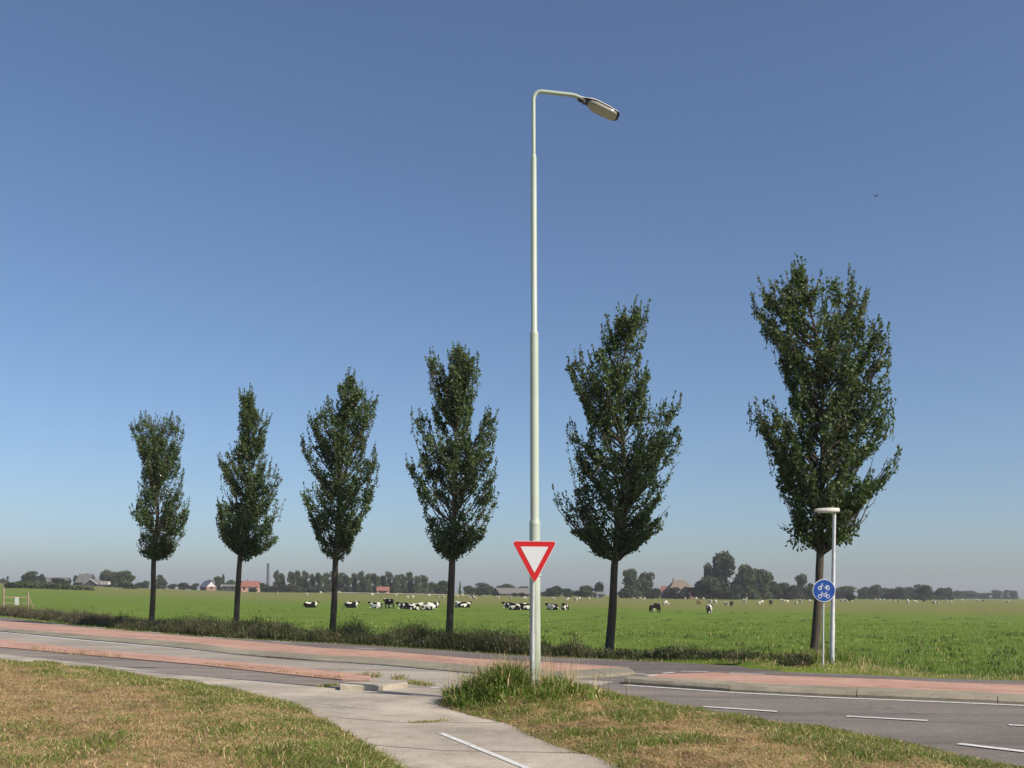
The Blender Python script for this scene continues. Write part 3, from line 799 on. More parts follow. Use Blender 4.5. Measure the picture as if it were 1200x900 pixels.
# ------------------------------------------------------------------ street trees
TREES = [  # origin x, y, zoom, outline of the crown, foot of the trunk, row number
    ((140, 470), 3.33, [(120,618),(85,605),(60,550),(80,545),(75,490),(42,430),(65,410),(75,375),(95,350),(68,312),(95,320),(90,270),(82,200),(65,150),(45,110),(55,75),(75,90),(82,50),(92,70),(105,40),(112,75),(125,60),(140,85),(155,75),(172,55),(185,80),(205,55),(215,80),(228,55),(235,95),(255,115),(240,170),(220,220),(236,235),(250,295),(238,330),(250,360),(232,400),(235,430),(265,410),(276,385),(275,430),(262,500),(235,560),(205,600),(180,625),(145,625)], (123, 860), (133, 618), 5),
    ((240, 440), 3.0, [(118,635),(90,605),(65,580),(42,525),(50,480),(48,440),(75,445),(85,430),(110,430),(95,390),(60,375),(72,350),(55,310),(45,278),(65,295),(92,295),(90,265),(110,240),(130,225),(118,185),(125,130),(120,60),(135,75),(150,48),(172,50),(170,85),(180,120),(200,145),(235,143),(215,190),(205,230),(215,260),(200,300),(220,300),(205,340),(185,385),(215,350),(235,310),(260,340),(268,355),(255,410),(230,450),(275,455),(245,500),(235,540),(260,580),(215,620),(180,635),(140,655)], (108, 885), (124, 630), 4),
    ((340, 430), 2.727, [(125,612),(95,580),(85,540),(70,510),(60,470),(38,410),(48,378),(80,385),(95,395),(105,375),(70,340),(50,290),(38,240),(50,205),(75,210),(55,155),(70,165),(85,190),(90,140),(105,145),(115,105),(128,90),(135,140),(150,150),(155,45),(175,50),(185,15),(205,20),(215,60),(235,70),(245,100),(278,100),(270,160),(250,220),(235,270),(255,290),(272,255),(275,300),(285,350),(265,400),(255,460),(225,490),(230,515),(200,545),(190,590),(165,620)], (133, 868), (145, 605), 3),
    ((460, 400), 2.436, [(155,625),(125,600),(95,545),(90,480),(70,420),(40,355),(40,335),(75,345),(80,320),(55,255),(55,210),(75,200),(100,215),(115,270),(125,320),(135,310),(120,240),(115,190),(105,130),(110,80),(95,55),(118,30),(140,75),(150,100),(165,85),(158,35),(175,20),(195,10),(215,40),(235,40),(250,75),(248,130),(225,200),(220,270),(235,290),(255,250),(265,200),(275,195),(280,225),(303,215),(295,270),(285,330),(300,370),(285,420),(300,455),(275,510),(260,560),(215,605),(180,620)], (160, 868), (171, 615), 2),
    ((635, 350), 2.091, [(165,640),(110,620),(125,600),(75,575),(55,540),(25,490),(30,472),(60,490),(85,500),(75,450),(90,430),(70,410),(85,385),(75,350),(60,335),(70,305),(100,345),(115,330),(105,270),(85,230),(60,160),(75,150),(95,135),(110,170),(125,125),(140,120),(160,110),(145,75),(160,55),(180,85),(185,40),(200,25),(215,50),(230,10),(245,40),(260,25),(255,90),(240,140),(265,180),(262,220),(255,260),(275,265),(290,300),(300,250),(340,245),(330,320),(340,340),(335,400),(310,440),(305,480),(255,540),(285,530),(312,508),(300,550),(275,585),(240,600),(230,630),(195,645)], (163, 872), (178, 640), 1),
    ((865, 300), 2.434, [(220,840),(150,835),(155,800),(112,765),(130,760),(155,770),(155,720),(118,705),(125,660),(105,640),(125,610),(110,580),(80,560),(85,520),(55,490),(35,430),(60,445),(70,470),(80,410),(100,430),(120,450),(130,480),(145,445),(160,420),(150,370),(115,300),(95,240),(70,220),(45,150),(42,120),(65,150),(85,190),(95,180),(60,75),(85,100),(95,70),(120,110),(125,80),(140,75),(155,60),(155,20),(165,30),(180,20),(195,50),(195,95),(215,80),(235,60),(265,100),(270,160),(295,160),(305,60),(325,50),(325,130),(340,110),(350,150),(365,85),(365,180),(385,230),(395,210),(405,180),(415,230),(430,225),(425,280),(435,310),(425,380),(430,440),(445,480),(420,520),(390,560),(345,590),(350,630),(380,630),(410,625),(435,570),(465,555),(445,620),(400,670),(370,690),(335,720),(370,730),(330,780),(320,830),(280,835),(245,845)], (216, 1140), (234, 850), 0)]
TREE_LABELS = ["leftmost young roadside tree with a flat brushy top", "slender pointed roadside tree in front of the brick chimney",
               "roadside tree with a broad loose crown, third from the left", "roadside tree with a forked two-spired crown left of the lamp post",
               "dark roadside tree with spreading side boughs just right of the lamp post", "largest roadside tree, behind the round blue cycle sign"]
def tubes_np(curves, n=5):
    V, F = [], []; off = 0
    for pts, rad in curves:
        pts = np.asarray(pts); k = len(pts)
        t = np.gradient(pts, axis=0); t /= np.linalg.norm(t, axis=1)[:, None] + 1e-9
        ref = np.where(np.abs(t[:, 2:3]) > .9, np.array([[1.0, 0, 0]]), np.array([[0, 0, 1.0]]))
        a = np.cross(t, ref); a /= np.linalg.norm(a, axis=1)[:, None] + 1e-9
        b = np.cross(t, a)
        th = np.linspace(0, 2 * np.pi, n, endpoint=False)
        ring = pts[:, None] + (a[:, None] * np.cos(th)[None, :, None] + b[:, None] * np.sin(th)[None, :, None]) * np.asarray(rad)[:, None, None]
        V.append(ring.reshape(-1, 3))
        i, j = np.meshgrid(np.arange(k - 1), np.arange(n), indexing='ij'); m = (j + 1) % n
        F.append((np.stack([i * n + j, (i + 1) * n + j, (i + 1) * n + m, i * n + m], -1).reshape(-1, 4)) + off)
        off += k * n
    V = np.vstack(V); F = np.vstack(F)
    return V, F.ravel(), np.full(len(F), 4)
def leaves_np(P, D, size, mi):
    """folded leaf diamonds"""
    n = len(P); D = D / (np.linalg.norm(D, axis=1)[:, None] + 1e-9)
    s = rng.normal(0, 1, (n, 3)); s -= D * (s * D).sum(1)[:, None]; s /= np.linalg.norm(s, axis=1)[:, None] + 1e-9
    nn = np.cross(D, s)
    L = size[:, None]; W = L * .34
    V = np.stack([P, P + D * L * .5 + s * W + nn * L * .08, P + D * L, P + D * L * .5 - s * W + nn * L * .08], 1).reshape(-1, 3)
    b = np.arange(n)[:, None] * 4
    loops = np.concatenate([b + np.array([[0, 1, 2]]), b + np.array([[0, 2, 3]])], 1).ravel()
    return V, loops, np.full(2 * n, 3), np.repeat(mi, 2)
def street_tree(spec, label):
    (ox, oy), zm, outl, foot, fork, k = spec
    Zt = 23.9 * (1 + .1656 * k)
    def W(p): return at_depth(ox + p[0] / zm, oy + p[1] / zm, Zt)
    base = W(foot); gz = terr1(base[0], Zt)
    bx = base[0]
    poly = np.array([[W(p)[0] - bx, W(p)[2] - gz] for p in outl])
    fk = W(fork); fork_l = np.array([fk[0] - bx, 0.0, fk[2] - gz])
    top = poly[:, 1].max(); cb = poly[:, 1].min()
    topx = poly[np.argmax(poly[:, 1]), 0]
    hs = np.linspace(cb, top, 60)
    ext = []
    for h in hs:
        xs = []
        for i in range(len(poly)):
            a, b = poly[i], poly[(i + 1) % len(poly)]
            if (a[1] > h) != (b[1] > h): xs.append(a[0] + (b[0] - a[0]) * (h - a[1]) / (b[1] - a[1]))
        ext.append((min(xs), max(xs)) if xs else (topx, topx))
    ext = np.array(ext)
    def extent(h):
        l = np.interp(h, hs, ext[:, 0]); r = np.interp(h, hs, ext[:, 1]); return l, r
    root = empty("roadside_tree", (bx, Zt, gz), label, "tree", "roadside trees along the lane")
    # trunk and leader
    kn = [np.array([0, 0, -.15]), np.array([fork_l[0] * .1, 0, .25]), np.array([fork_l[0] * .55 + rng.uniform(-.03, .03), rng.uniform(-.03, .03), fork_l[2] * .5]), fork_l]
    mids = [(.35, .06), (.7, .06), (.97, .0)]
    for f, j in mids:
        h = fork_l[2] + (top - fork_l[2]) * f; l, r = extent(h)
        kn.append(np.array([(fork_l[0] * (1 - f) + topx * f) * .5 + (l + r) * .25 + rng.uniform(-j, j), rng.uniform(-j, j), h]))
    kn = np.array(kn)
    zz = np.linspace(kn[0, 2], kn[-1, 2], 34)
    tr = np.column_stack([np.interp(zz, kn[:, 2], kn[:, 0]), np.interp(zz, kn[:, 2], kn[:, 1]), zz])
    for _ in range(2): tr[1:-1] = (tr[:-2] + 2 * tr[1:-1] + tr[2:]) / 4
    r0 = 0.122 - .014 * (k == 0)
    rad = np.interp(zz, [-.15, .05, .35, fork_l[2], fork_l[2] + (top - fork_l[2]) * .5, top], [r0 * 1.45, r0 * 1.3, r0, r0 * .82, r0 * .38, .012])
    rad = rad * (1 + rng.uniform(-.05, .05, len(rad)))
    V, lp, tt = tubes_np([(tr, rad)], 12)
    link(bpy.data.objects.new("trunk", raw_mesh("trunk", V, lp, tt, [M['bark']], smooth=True)), root)
    def trunk_at(h): return np.array([np.interp(h, tr[:, 2], tr[:, 0]), np.interp(h, tr[:, 2], tr[:, 1]), h])
    # boughs
    tips = []
    for p in poly:
        if p[1] > cb + .25: tips.append((p[0], p[1], rng.uniform(-.25, .25)))
    cnt = 0
    while cnt < 95:
        h = rng.uniform(cb + .3, top - .2); l, r = extent(h); x = rng.uniform(l, r)
        if not in_poly(np.array([[x, h]]), poly)[0]: continue
        w = max((r - l) / 2, .15); xm = (l + r) / 2
        dm = w * math.sqrt(max(0, 1 - ((x - xm) / w) ** 2))
        d = rng.choice([-1, 1]) * dm * rng.uniform(.35, 1.0)
        tips.append((x, h, d)); cnt += 1
    curves, lpnt, ldir = [], [], []
    # upright shoots on the outline's points
    for i, p in enumerate(poly):
        a, b = poly[i - 1], poly[(i + 1) % len(poly)]
        if p[1] > cb + .8 and (b[0] - p[0]) * (a[1] - p[1]) - (b[1] - p[1]) * (a[0] - p[0]) > 0 and p[1] > min(a[1], b[1]):
            for q in range(2):
                e = np.array([p[0], rng.uniform(-.2, .2), p[1]]); ax = trunk_at(min(p[1], top - .1))
                s0 = e + np.array([(ax[0] - e[0]) * .3, rng.uniform(-.08, .08), -rng.uniform(.5, .9)])
                t = np.linspace(0, 1, 5)[:, None]; cv = s0 + (e - s0) * t
                curves.append((cv, np.linspace(.010, .003, 5)))
                m = 46; f = rng.random((m, 1))
                lpnt.append(s0 + (e - s0) * f + rng.normal(0, .045, (m, 3)) * (1.2 - f)); ldir.append(np.array([0, 0, .5]) + rng.normal(0, .6, (m, 3)))
    for q in range(60):
        h = rng.uniform(cb + .1, cb + 1.6); ax = trunk_at(max(h - .2, fork_l[2])); a_ = rng.uniform(0, 6.28)
        l, r = extent(h); rr = rng.uniform(.2, 1.0) * min((r - l) / 2, .8)
        e = np.array([(l + r) / 2 + rr * math.cos(a_), rr * math.sin(a_), h])
        m = 24; lpnt.append(e + rng.normal(0, .09, (m, 3))); ldir.append(rng.normal(0, .6, (m, 3)) + np.array([0, 0, -.2]))
    for (x, h, d) in tips:
        tip = np.array([x, d, h])
        ax = trunk_at(min(h, top - .1)); hd = math.hypot(x - ax[0], d - ax[1])
        t = np.linspace(0, 1, 9)[:, None]; best = -1
        for kk, st_ in ((1.0, .62), (1.4, .62), (1.9, .66), (.7, .58), (.45, .5), (.2, .5)):
            h0 = max(fork_l[2] - .05, h - (kk + rng.uniform(.0, .3)) * hd - rng.uniform(.2, .5))
            if h < h0 + .05: h0 = max(fork_l[2] - .1, h - .25)
            st = trunk_at(h0)
            c = st + (tip - st) * np.array([st_, st_, .36]) + rng.normal(0, .05, 3)
            cv_ = (1 - t) ** 2 * st + 2 * t * (1 - t) * c + t ** 2 * tip
            fr = in_poly(cv_[1:-1, [0, 2]], poly).mean() + (.12 if kk == 1.0 else 0)
            if fr > best: best, cv = fr, cv_
        if best < .8: continue
        cv[1:-1] += rng.normal(0, .025, (7, 3))
        L = np.linalg.norm(np.diff(cv, axis=0), axis=1).sum()
        curves.append((cv, np.linspace(.008 + .012 * min(L, 3) , .005, 9)))
        nt_ = int(L * 11) + 4
        for _ in range(nt_):
            f = rng.uniform(.22, 1.0) if hd > .35 else rng.uniform(.05, 1)
            p = np.array([np.interp(f, np.linspace(0, 1, 9), cv[:, q]) for q in range(3)])
            tg = cv[-1] - cv[4]; tg = tg / (np.linalg.norm(tg) + 1e-6)
            dr = tg * .7 + np.array([0, 0, .6]) + rng.normal(0, .55 if f < .75 else .3, 3); dr /= np.linalg.norm(dr)
            tl = rng.uniform(.14, .42) * (1.05 - .35 * f)
            if rng.random() < .35 and in_poly((p + dr * tl)[None, [0, 2]], poly)[0] and in_poly(p[None, [0, 2]], poly)[0]: curves.append((np.array([p, p + dr * tl * .5, p + dr * tl]), [.006, .005, .003]))
            m = rng.integers(7, 14)
            q = p + dr * (tl * rng.uniform(.1, 1.05, (m, 1))) + rng.normal(0, .035, (m, 3))
            lpnt.append(q); ldir.append(dr * .5 + rng.normal(0, .7, (m, 3)))
    # fill the crown evenly out to its edge with small leafy twigs
    cnt = 0
    while cnt < 240:
        h = rng.uniform(cb + .02, top - .02); l, r = extent(h); x = rng.uniform(l, r)
        if not in_poly(np.array([[x, h]]), poly)[0]: continue
        w = max((r - l) / 2, .12); xm = (l + r) / 2
        d = w * math.sqrt(max(0, 1 - ((x - xm) / w) ** 2)) * rng.uniform(-.9, .9)
        e = np.array([x, d, h]); ax = trunk_at(max(fork_l[2], h - .5)); v = e - ax; v /= np.linalg.norm(v) + 1e-6
        dr = v * .6 + np.array([0, 0, .6]) + rng.normal(0, .25, 3); dr /= np.linalg.norm(dr); tl = rng.uniform(.2, .4)
        p = e - dr * tl; m = rng.integers(9, 16)
        if in_poly(p[None, [0, 2]], poly)[0]: curves.append((np.array([p, p + dr * tl * .5, e]), [.006, .005, .002]))
        lpnt.append(p + dr * (tl * rng.uniform(.1, 1.1, (m, 1))) + rng.normal(0, .045, (m, 3))); ldir.append(dr * .5 + rng.normal(0, .7, (m, 3)))
        cnt += 1
    # shoots of the year standing clear of the crown's upper edge
    fp, fd = [], []
    for i, p in enumerate(poly):
        b = poly[(i + 1) % len(poly)]; nsh = int(np.linalg.norm(b - p) / .24) + 1
        for f in rng.random(nsh):
            e0 = p + (b - p) * f
            if e0[1] < cb + (top - cb) * .22: continue
            up_side = not in_poly(np.array([[e0[0], e0[1] + .15]]), poly)[0]
            if not up_side: continue
            L = rng.uniform(.3, .85) * (1.0 if up_side else .6)
            out = np.sign(e0[0] - trunk_at(min(e0[1], top - .1))[0]) * rng.uniform(.0, .30)
            l, r = extent(e0[1]); wd = (r - l) / 2
            y0 = rng.uniform(-.6, .6) * wd * math.sqrt(max(0, 1 - (min(abs(e0[0] - (l + r) / 2) / max(wd, .1), 1)) ** 2) + .05)
            a = np.array([e0[0] - out * L, y0, e0[1] - L * .8]); e = np.array([e0[0] + out * L * .3, y0, e0[1] + L * (.32 if up_side else .12)])
            curves.append((np.array([a, (a + e) / 2 + rng.normal(0, .015, 3), e]), [.007, .005, .002]))
            m = int(L * 40); t_ = rng.random((m, 1)) ** .8
            fp.append(a + (e - a) * t_ + rng.normal(0, 1, (m, 3)) * .032 * (1.2 - t_)); fd.append((e - a) / L * 1.0 + rng.normal(0, .42, (m, 3)))
    V, lp, tt = tubes_np(curves, 5)
    link(bpy.data.objects.new("branches", raw_mesh("branches", V, lp, tt, [M['bark']], smooth=True)), root)
    LP = np.vstack(lpnt); LD = np.vstack(ldir)
    l, r = extent(LP[:, 2]); w = np.maximum((r - l) / 2, .12)
    j = rng.normal(0, .022, (len(LP), 2))
    ok = in_poly(LP[:, [0, 2]] + j, poly) & in_poly(LP[:, [0, 2]] + j * .5 + np.array([0, .13]), poly) & (np.abs(LP[:, 1]) < w * 1.08 + .1)
    LP, LD = LP[ok], LD[ok]
    # airy gaps
    gap = hash_noise(np.column_stack([LP[:, 0] + LP[:, 1] * .7, LP[:, 2]]), .42, 70 + k) * .6 + hash_noise(np.column_stack([LP[:, 1] - LP[:, 0] * .4, LP[:, 2]]), .3, 80 + k) * .4
    ok = rng.random(len(LP)) < sstep(.27, .45, gap) * .95 + .05
    LP, LD = LP[ok], LD[ok]
    LP = np.vstack([LP] + fp); LD = np.vstack([LD] + fd)
    mi = (rng.random(len(LP)) < np.clip(.12 + .35 * sstep(.55, 1.0, LP[:, 2] / top), 0, 1)).astype(int)
    sz = rng.uniform(.066, .112, len(LP)); nf = sum(len(q) for q in fp); sz[-nf:] *= .78
    V, lp, tt, mm = leaves_np(LP, LD, sz, mi)
    link(bpy.data.objects.new("crown", raw_mesh("crown", V, lp, tt, [M['leaf'], M['leaf2']], mm)), root)
    return root
for sp, lb in zip(TREES, TREE_LABELS): street_tree(sp, lb)

# ------------------------------------------------------------------ lamp post with yield sign
def lathe(prof, n=20):
    return [[(r * math.cos(2 * math.pi * i / n), r * math.sin(2 * math.pi * i / n), z) for i in range(n)] for z, r in prof]
lz = 0.20
lamp = empty("lamp_post", (LAMP[0], LAMP[1], lz), "tall pale green lamp post rising from the grass tuft", "lamp post")
lamp.rotation_euler = (0, R(-0.63), 0)
def hz(y): return CAM_H + (YH + .2 - y) / FPX * LAMP[1] - lz
m = MB(); h1, h2, h3, h4 = hz(612), hz(389), hz(183), hz(104.7)
m.rings(lathe([(-.3, .080), (h1 - .03, .076), (h1, .076), (h1 + .03, .065), (h1 + .04, .0635), (h2 - .03, .060), (h2 - .01, .060), (h2 + .015, .044), (h3 - .02, .040), (h3 - .005, .040), (h3 + .02, .029)], 24), False)
m.build("pole", M['pole'], lamp)
m = MB(); pts = []
rb = .12
pts.append((0, 0, h3 + .015))
for i in range(9):
    a = math.pi - i * (math.pi / 2 - R(4)) / 8
    pts.append((rb + rb * math.cos(a), 0, h4 - rb - .03 + rb * math.sin(a)))
ca, sa = math.cos(R(8)), math.sin(R(8))
pts += [(.56, .05, h4 - .058), (.60, .053, h4 - .066), (.66, .058, h4 - .09), (.74, .063, h4 - .13)]
m.tube(pts, .0285, 14); m.build("arm", M['pole'], lamp)
m = MB(); m.rings(lathe([(h1 - .05, .0775), (h1 - .035, .0795), (h1 - .02, .0775)], 24), False); m.build("collar", M['pole'], lamp)
# the luminaire: pale lid above, dark rim, clear bowl below; its own frame of axes
LM = Matrix.Translation((.695, .06, h4 - .108)) @ Matrix.Rotation(R(6), 4, 'Z') @ Matrix.Rotation(R(24), 4, 'Y') @ Matrix.Rotation(R(-20), 4, 'X') @ Matrix.Scale(.92, 4)
def lum(name, xs, ws, tops, sgn, mat, zoff=0.0, n=12):
    mm = MB(); rings = []
    for x, w, t in zip(xs, ws, tops):
        ring = []
        for i in range(n + 1):
            a = math.pi * i / n
            c, s_ = math.cos(a), math.sin(a)
            e = .6
            ring.append(LM @ Vector((x, w * math.copysign(abs(c) ** e, c), zoff + sgn * t * abs(s_) ** e)))
        rings.append(ring)
    mm.rings(rings, True, True, False)
    # closing face across the flat side
    k = len(rings)
    mm.add([r[0] for r in rings] + [r[-1] for r in rings], [(i, i + 1, k + i + 1, k + i) for i in range(k - 1)])
    o = mm.build(name, mat, lamp)
    bm = bmesh.new(); bm.from_mesh(o.data); bmesh.ops.recalc_face_normals(bm, faces=bm.faces[:]); bm.to_mesh(o.data); bm.free()
    return o
lum("lamp_lid", [-.02, .06, .14, .22, .45, .60, .635], [.033, .045, .085, .105, .105, .092, .06], [.028, .036, .042, .044, .04, .034, .018], 1, M['lampgrey'])
lum("rim", [.0, .12, .22, .46, .61, .645], [.03, .08, .108, .108, .095, .06], [.010, .014, .016, .016, .014, .008], -1, M['black'], 0.002)
lum("lamp_bowl", [.12, .17, .24, .48, .58, .61], [.05, .08, .097, .097, .085, .05], [.015, .045, .058, .052, .038, .015], -1, M['bowl'], -.014)
m = MB(); m.box((-.05, -.032, -.05), (.10, .032, -.008), LM); m.box((.04, -.022, -.075), (.075, .022, -.045), LM); bevel(m.build("bracket", M['black'], lamp), .006)

ys = empty("yield_sign", (LAMP[0] - .045, LAMP[1] - .15, .24), "red and white triangular yield sign strapped to the lamp post", "road sign")
c = [at_depth(600.3, 634.3, LAMP[1] - .19), at_depth(652.2, 634.8, LAMP[1] - .19), at_depth(626.4, 683.5, LAMP[1] - .19)]
loc = np.array(ys.location)
def tri_round(c3, rad, y, seg=5):
    """rounded triangle in the x-z plane; corners inset by rad"""
    cen = sum(c3) / 3; out = []
    for i in range(3):
        p, a, b = c3[i], c3[i - 1], c3[(i + 1) % 3]
        u = (a - p) / np.linalg.norm(a - p); v = (b - p) / np.linalg.norm(b - p)
        half = math.acos(np.clip(u @ v, -1, 1)) / 2; tl = rad / math.tan(half)
        bis = (u + v) / np.linalg.norm(u + v); o = p + bis * rad / math.sin(half)
        s, e = p + u * tl - o, p + v * tl - o
        for k in range(seg + 1):
            w = s * (1 - k / seg) + e * k / seg; w = w / np.linalg.norm(w) * rad
            out.append((o[0] + w[0], y, o[1] + w[1]))
    return out
c2 = [np.array([p[0] - loc[0], p[2] - loc[2]]) for p in c]
cen = sum(c2) / 3
def plate(name, c3, rad, y0, y1, mat, parent):
    a, b = tri_round(c3, rad, y0), tri_round(c3, rad, y1); mm = MB(); mm.rings([a, b], True, False)
    o = mm.build(name, mat, parent)
    bm = bmesh.new(); bm.from_mesh(o.data); bmesh.ops.recalc_face_normals(bm, faces=bm.faces[:]); bm.to_mesh(o.data); bm.free(); return o
def scale_tri(f): return [cen + (p - cen) * f for p in c2]
plate("sign_plate", scale_tri(1.035), .035, -.030, -.052, M['white'], ys)
plate("red_border", scale_tri(1.0), .028, -.0515, -.0545, M['red'], ys)
plate("white_field", scale_tri(.63), .006, -.0540, -.0565, M['white'], ys)
m = MB()
zt = c2[0][1] + .02
m.tube([(0, 0, -.2), (0, 0, .78)], .029, 14); m.tube([(0, 0, .775), (0, 0, zt)], .0225, 14); m.build("post", M['galv'], ys)
for z in (c2[2][1] + .12, zt - .09):
    m = MB(); n = 20
    pr = [[(.043 + .080 * math.cos(2 * math.pi * i / n), .15 + .080 * math.sin(2 * math.pi * i / n), z + q) for i in range(n)] for q in (-.012, .012)]
    m.rings(pr, False); m.box((-.03, -.031, z - .014), (.03, .05, z + .014)); m.build("strap", M['galv'], ys)

# ------------------------------------------------------------------ round blue cycle sign
SZ = 21.6
pb = at_depth(965.5, 692, SZ); zb = terr1(pb[0], SZ)
cs = empty("cycle_sign", (pb[0], SZ, zb), "round blue sign with white moped and bicycle symbols before the largest tree", "road sign")
zc = pb[2] - zb; RS = 26.6 / 2 * SZ / FPX
m = MB(); m.tube([(-.0, .03, -.2), (0, .03, .55)], .026, 12); m.tube([(0, .03, .545), (.0, .03, zc + RS * .6)], .021, 12); m.build("post", M['galv'], cs)
def disc(name, r, y0, y1, mat, n=48):
    mm = MB(); mm.rings([[(r * math.cos(2 * math.pi * i / n), y, zc + r * math.sin(2 * math.pi * i / n)) for i in range(n)] for y in (y0, y1)], True, False)
    o = mm.build(name, mat, cs)
    bm = bmesh.new(); bm.from_mesh(o.data); bmesh.ops.recalc_face_normals(bm, faces=bm.faces[:]); bm.to_mesh(o.data); bm.free(); return o
disc("sign_rim", RS, .004, -.016, M['white']); disc("sign_face", RS * .945, -.0155, -.019, M['blue'])
for z in (zc - .12, zc + .12):
    m = MB(); m.box((-.05, .005, z - .015), (.05, .055, z + .015)); m.build("clamp", M['galv'], cs)
k_ = RS / 300.0                       # symbol units: photo crop pixels, 300 = sign radius
def sym(name, strokes, circles, w=7):
    mm = MB()
    def Pt(p): return (p[0] * k_, -.020, zc - p[1] * k_)
    for a, b in strokes:
        ax, bx_ = Vector(Pt(a)), Vector(Pt(b)); d = (bx_ - ax); L = d.length; d.normalize(); nrm = Vector((-d.z, 0, d.x)) * w * k_ * 1.0
        e = d * w * k_ * .6
        q = [ax - e - nrm, bx_ + e - nrm, bx_ + e + nrm, ax - e + nrm]
        fr = [v.copy() for v in q]
        bk = [v + Vector((0, .0015, 0)) for v in q]
        mm.add(fr + bk, [(0, 1, 2, 3), (7, 6, 5, 4), (0, 4, 5, 1), (1, 5, 6, 2), (2, 6, 7, 3), (3, 7, 4, 0)])
    for (cx, cy), rr in circles:
        nn = 28
        for r_a, r_b in ((rr - w, rr + w),):
            va = []
            for i in range(nn):
                a = 2 * math.pi * i / nn
                for r_ in (r_a, r_b):
                    x, y, z = Pt((cx + r_ * math.cos(a), cy + r_ * math.sin(a)))
                    va += [(x, y - .0004, z), (x, y + .0012, z)]
            fs = []
            for i in range(nn):
                o_, p_ = i * 4, ((i + 1) % nn) * 4
                fs += [(o_, o_ + 2, p_ + 2, p_), (o_ + 2, o_ + 3, p_ + 3, p_ + 2), (o_ + 1, o_, p_, p_ + 1), (o_ + 3, o_ + 1, p_ + 1, p_ + 3)]
            mm.add(va, fs)
    o = mm.build(name, M['white'], cs)
    bm = bmesh.new(); bm.from_mesh(o.data); bmesh.ops.recalc_face_normals(bm, faces=bm.faces[:]); bm.to_mesh(o.data); bm.free()
sym("moped_symbol", [((-110, -60), (-50, -180)), ((-70, -165), (-40, -190)), ((-60, -150), (10, -80)), ((10, -80), (60, -80)), ((60, -80), (95, -65)), ((35, -130), (120, -130)), ((60, -125), (60, -80)), ((-20, -110), (20, -60)), ((20, -62), (90, -62))], [((-110, -62), 44), ((98, -62), 44)], 8)
sym("bicycle_symbol", [((-110, 155), (-65, 80)), ((-65, 80), (-78, 45)), ((-82, 42), (-45, 42)), ((-65, 80), (45, 80)), ((45, 80), (60, 42)), ((38, 42), (80, 42)), ((-65, 85), (-5, 150)), ((-5, 150), (45, 80)), ((-5, 150), (95, 155)), ((45, 80), (95, 155))], [((-110, 155), 48), ((98, 155), 48)], 6.5)

# slim path lamp behind the blue sign
PZ = 22.2
pl = at_depth(975, 770, PZ); zl = terr1(pl[0], PZ)
sl = empty("path_lamp", (pl[0], PZ, zl), "slim galvanised path lamp with flat pale head beside the largest tree", "lamp post")
sl.rotation_euler = (0, R(.45), 0)
th = CAM_H + (698.2 - 600.0) / FPX * PZ - zl
m = MB(); m.rings(lathe([(-.2, .054), (.9, .052), (.92, .046), (th, .038)], 16), True); m.build("pole", M['galv'], sl)
m = MB()
prof = [(.10, .06, .085), (.06, .11, .10), (-.15, .125, .105), (-.38, .10, .085), (-.44, .05, .055)]
rings = []
for x, w, t in prof:
    rings.append([(x, w * math.copysign(abs(math.cos(a)) ** .5, math.cos(a)), th + .03 + (t * .62 if math.sin(a) > 0 else t * .40) * math.copysign(abs(math.sin(a)) ** .5, math.sin(a)) - x * -.02) for a in [2 * math.pi * i / 20 + .01 for i in range(20)]])
m.rings(rings); o = m.build("lamp_head", M['lampgrey'], sl)
bm = bmesh.new(); bm.from_mesh(o.data); bmesh.ops.recalc_face_normals(bm, faces=bm.faces[:]); bm.to_mesh(o.data); bm.free()
m = MB(); m.box((-.36, -.08, th - .022), (-.03, .08, th + .002)); bevel(m.build("diffuser", M['white'], sl), .008)

# ------------------------------------------------------------------ field gate at the far left
ga = land(4, 714); gb = land(33, 714)
gz = (ga[2] + gb[2]) / 2
gt = empty("field_gate", (ga[0], ga[1], gz), "weathered wooden field gate posts with rail at left edge", "gate")
gd = gb - ga; gl = math.hypot(gd[0], gd[1]); ux, uy = gd[0] / gl, gd[1] / gl
s60 = ga[1] / FPX
def gp(t, z): return (ux * t, uy * t, z)
m = MB(); m.tube([gp(0, -.3), gp(0, .6), gp(.02, 26 * s60)], [.11, .10, .095], 8); m.build("gate_post", M['wood'], gt)
m = MB(); m.tube([gp(gl, -.3), gp(gl, .5), gp(gl - .03, 20 * s60)], [.10, .095, .09], 8); m.build("gate_post", M['wood'], gt)
m = MB(); m.tube([gp(gl, 15 * s60), gp(gl + .55, -.05)], .06, 8); m.build("brace", M['wood'], gt)
m = MB(); m.box((0, -.03, 13.4 * s60), (gl - .05, .03, 14.8 * s60), Matrix.Rotation(math.atan2(uy, ux), 4, 'Z')); m.build("rail", M['wood'], gt)
m = MB(); m.box((0, -.02, 6.6 * s60), (gl - .05, .02, 7.6 * s60), Matrix.Rotation(math.atan2(uy, ux), 4, 'Z')); m.build("rail", M['wood'], gt)
m = MB(); m.box((gl * .46, -.04, 5 * s60), (gl * .62, -.02, 14 * s60), Matrix.Rotation(math.atan2(uy, ux), 4, 'Z')); m.build("upright", M['galv'], gt)

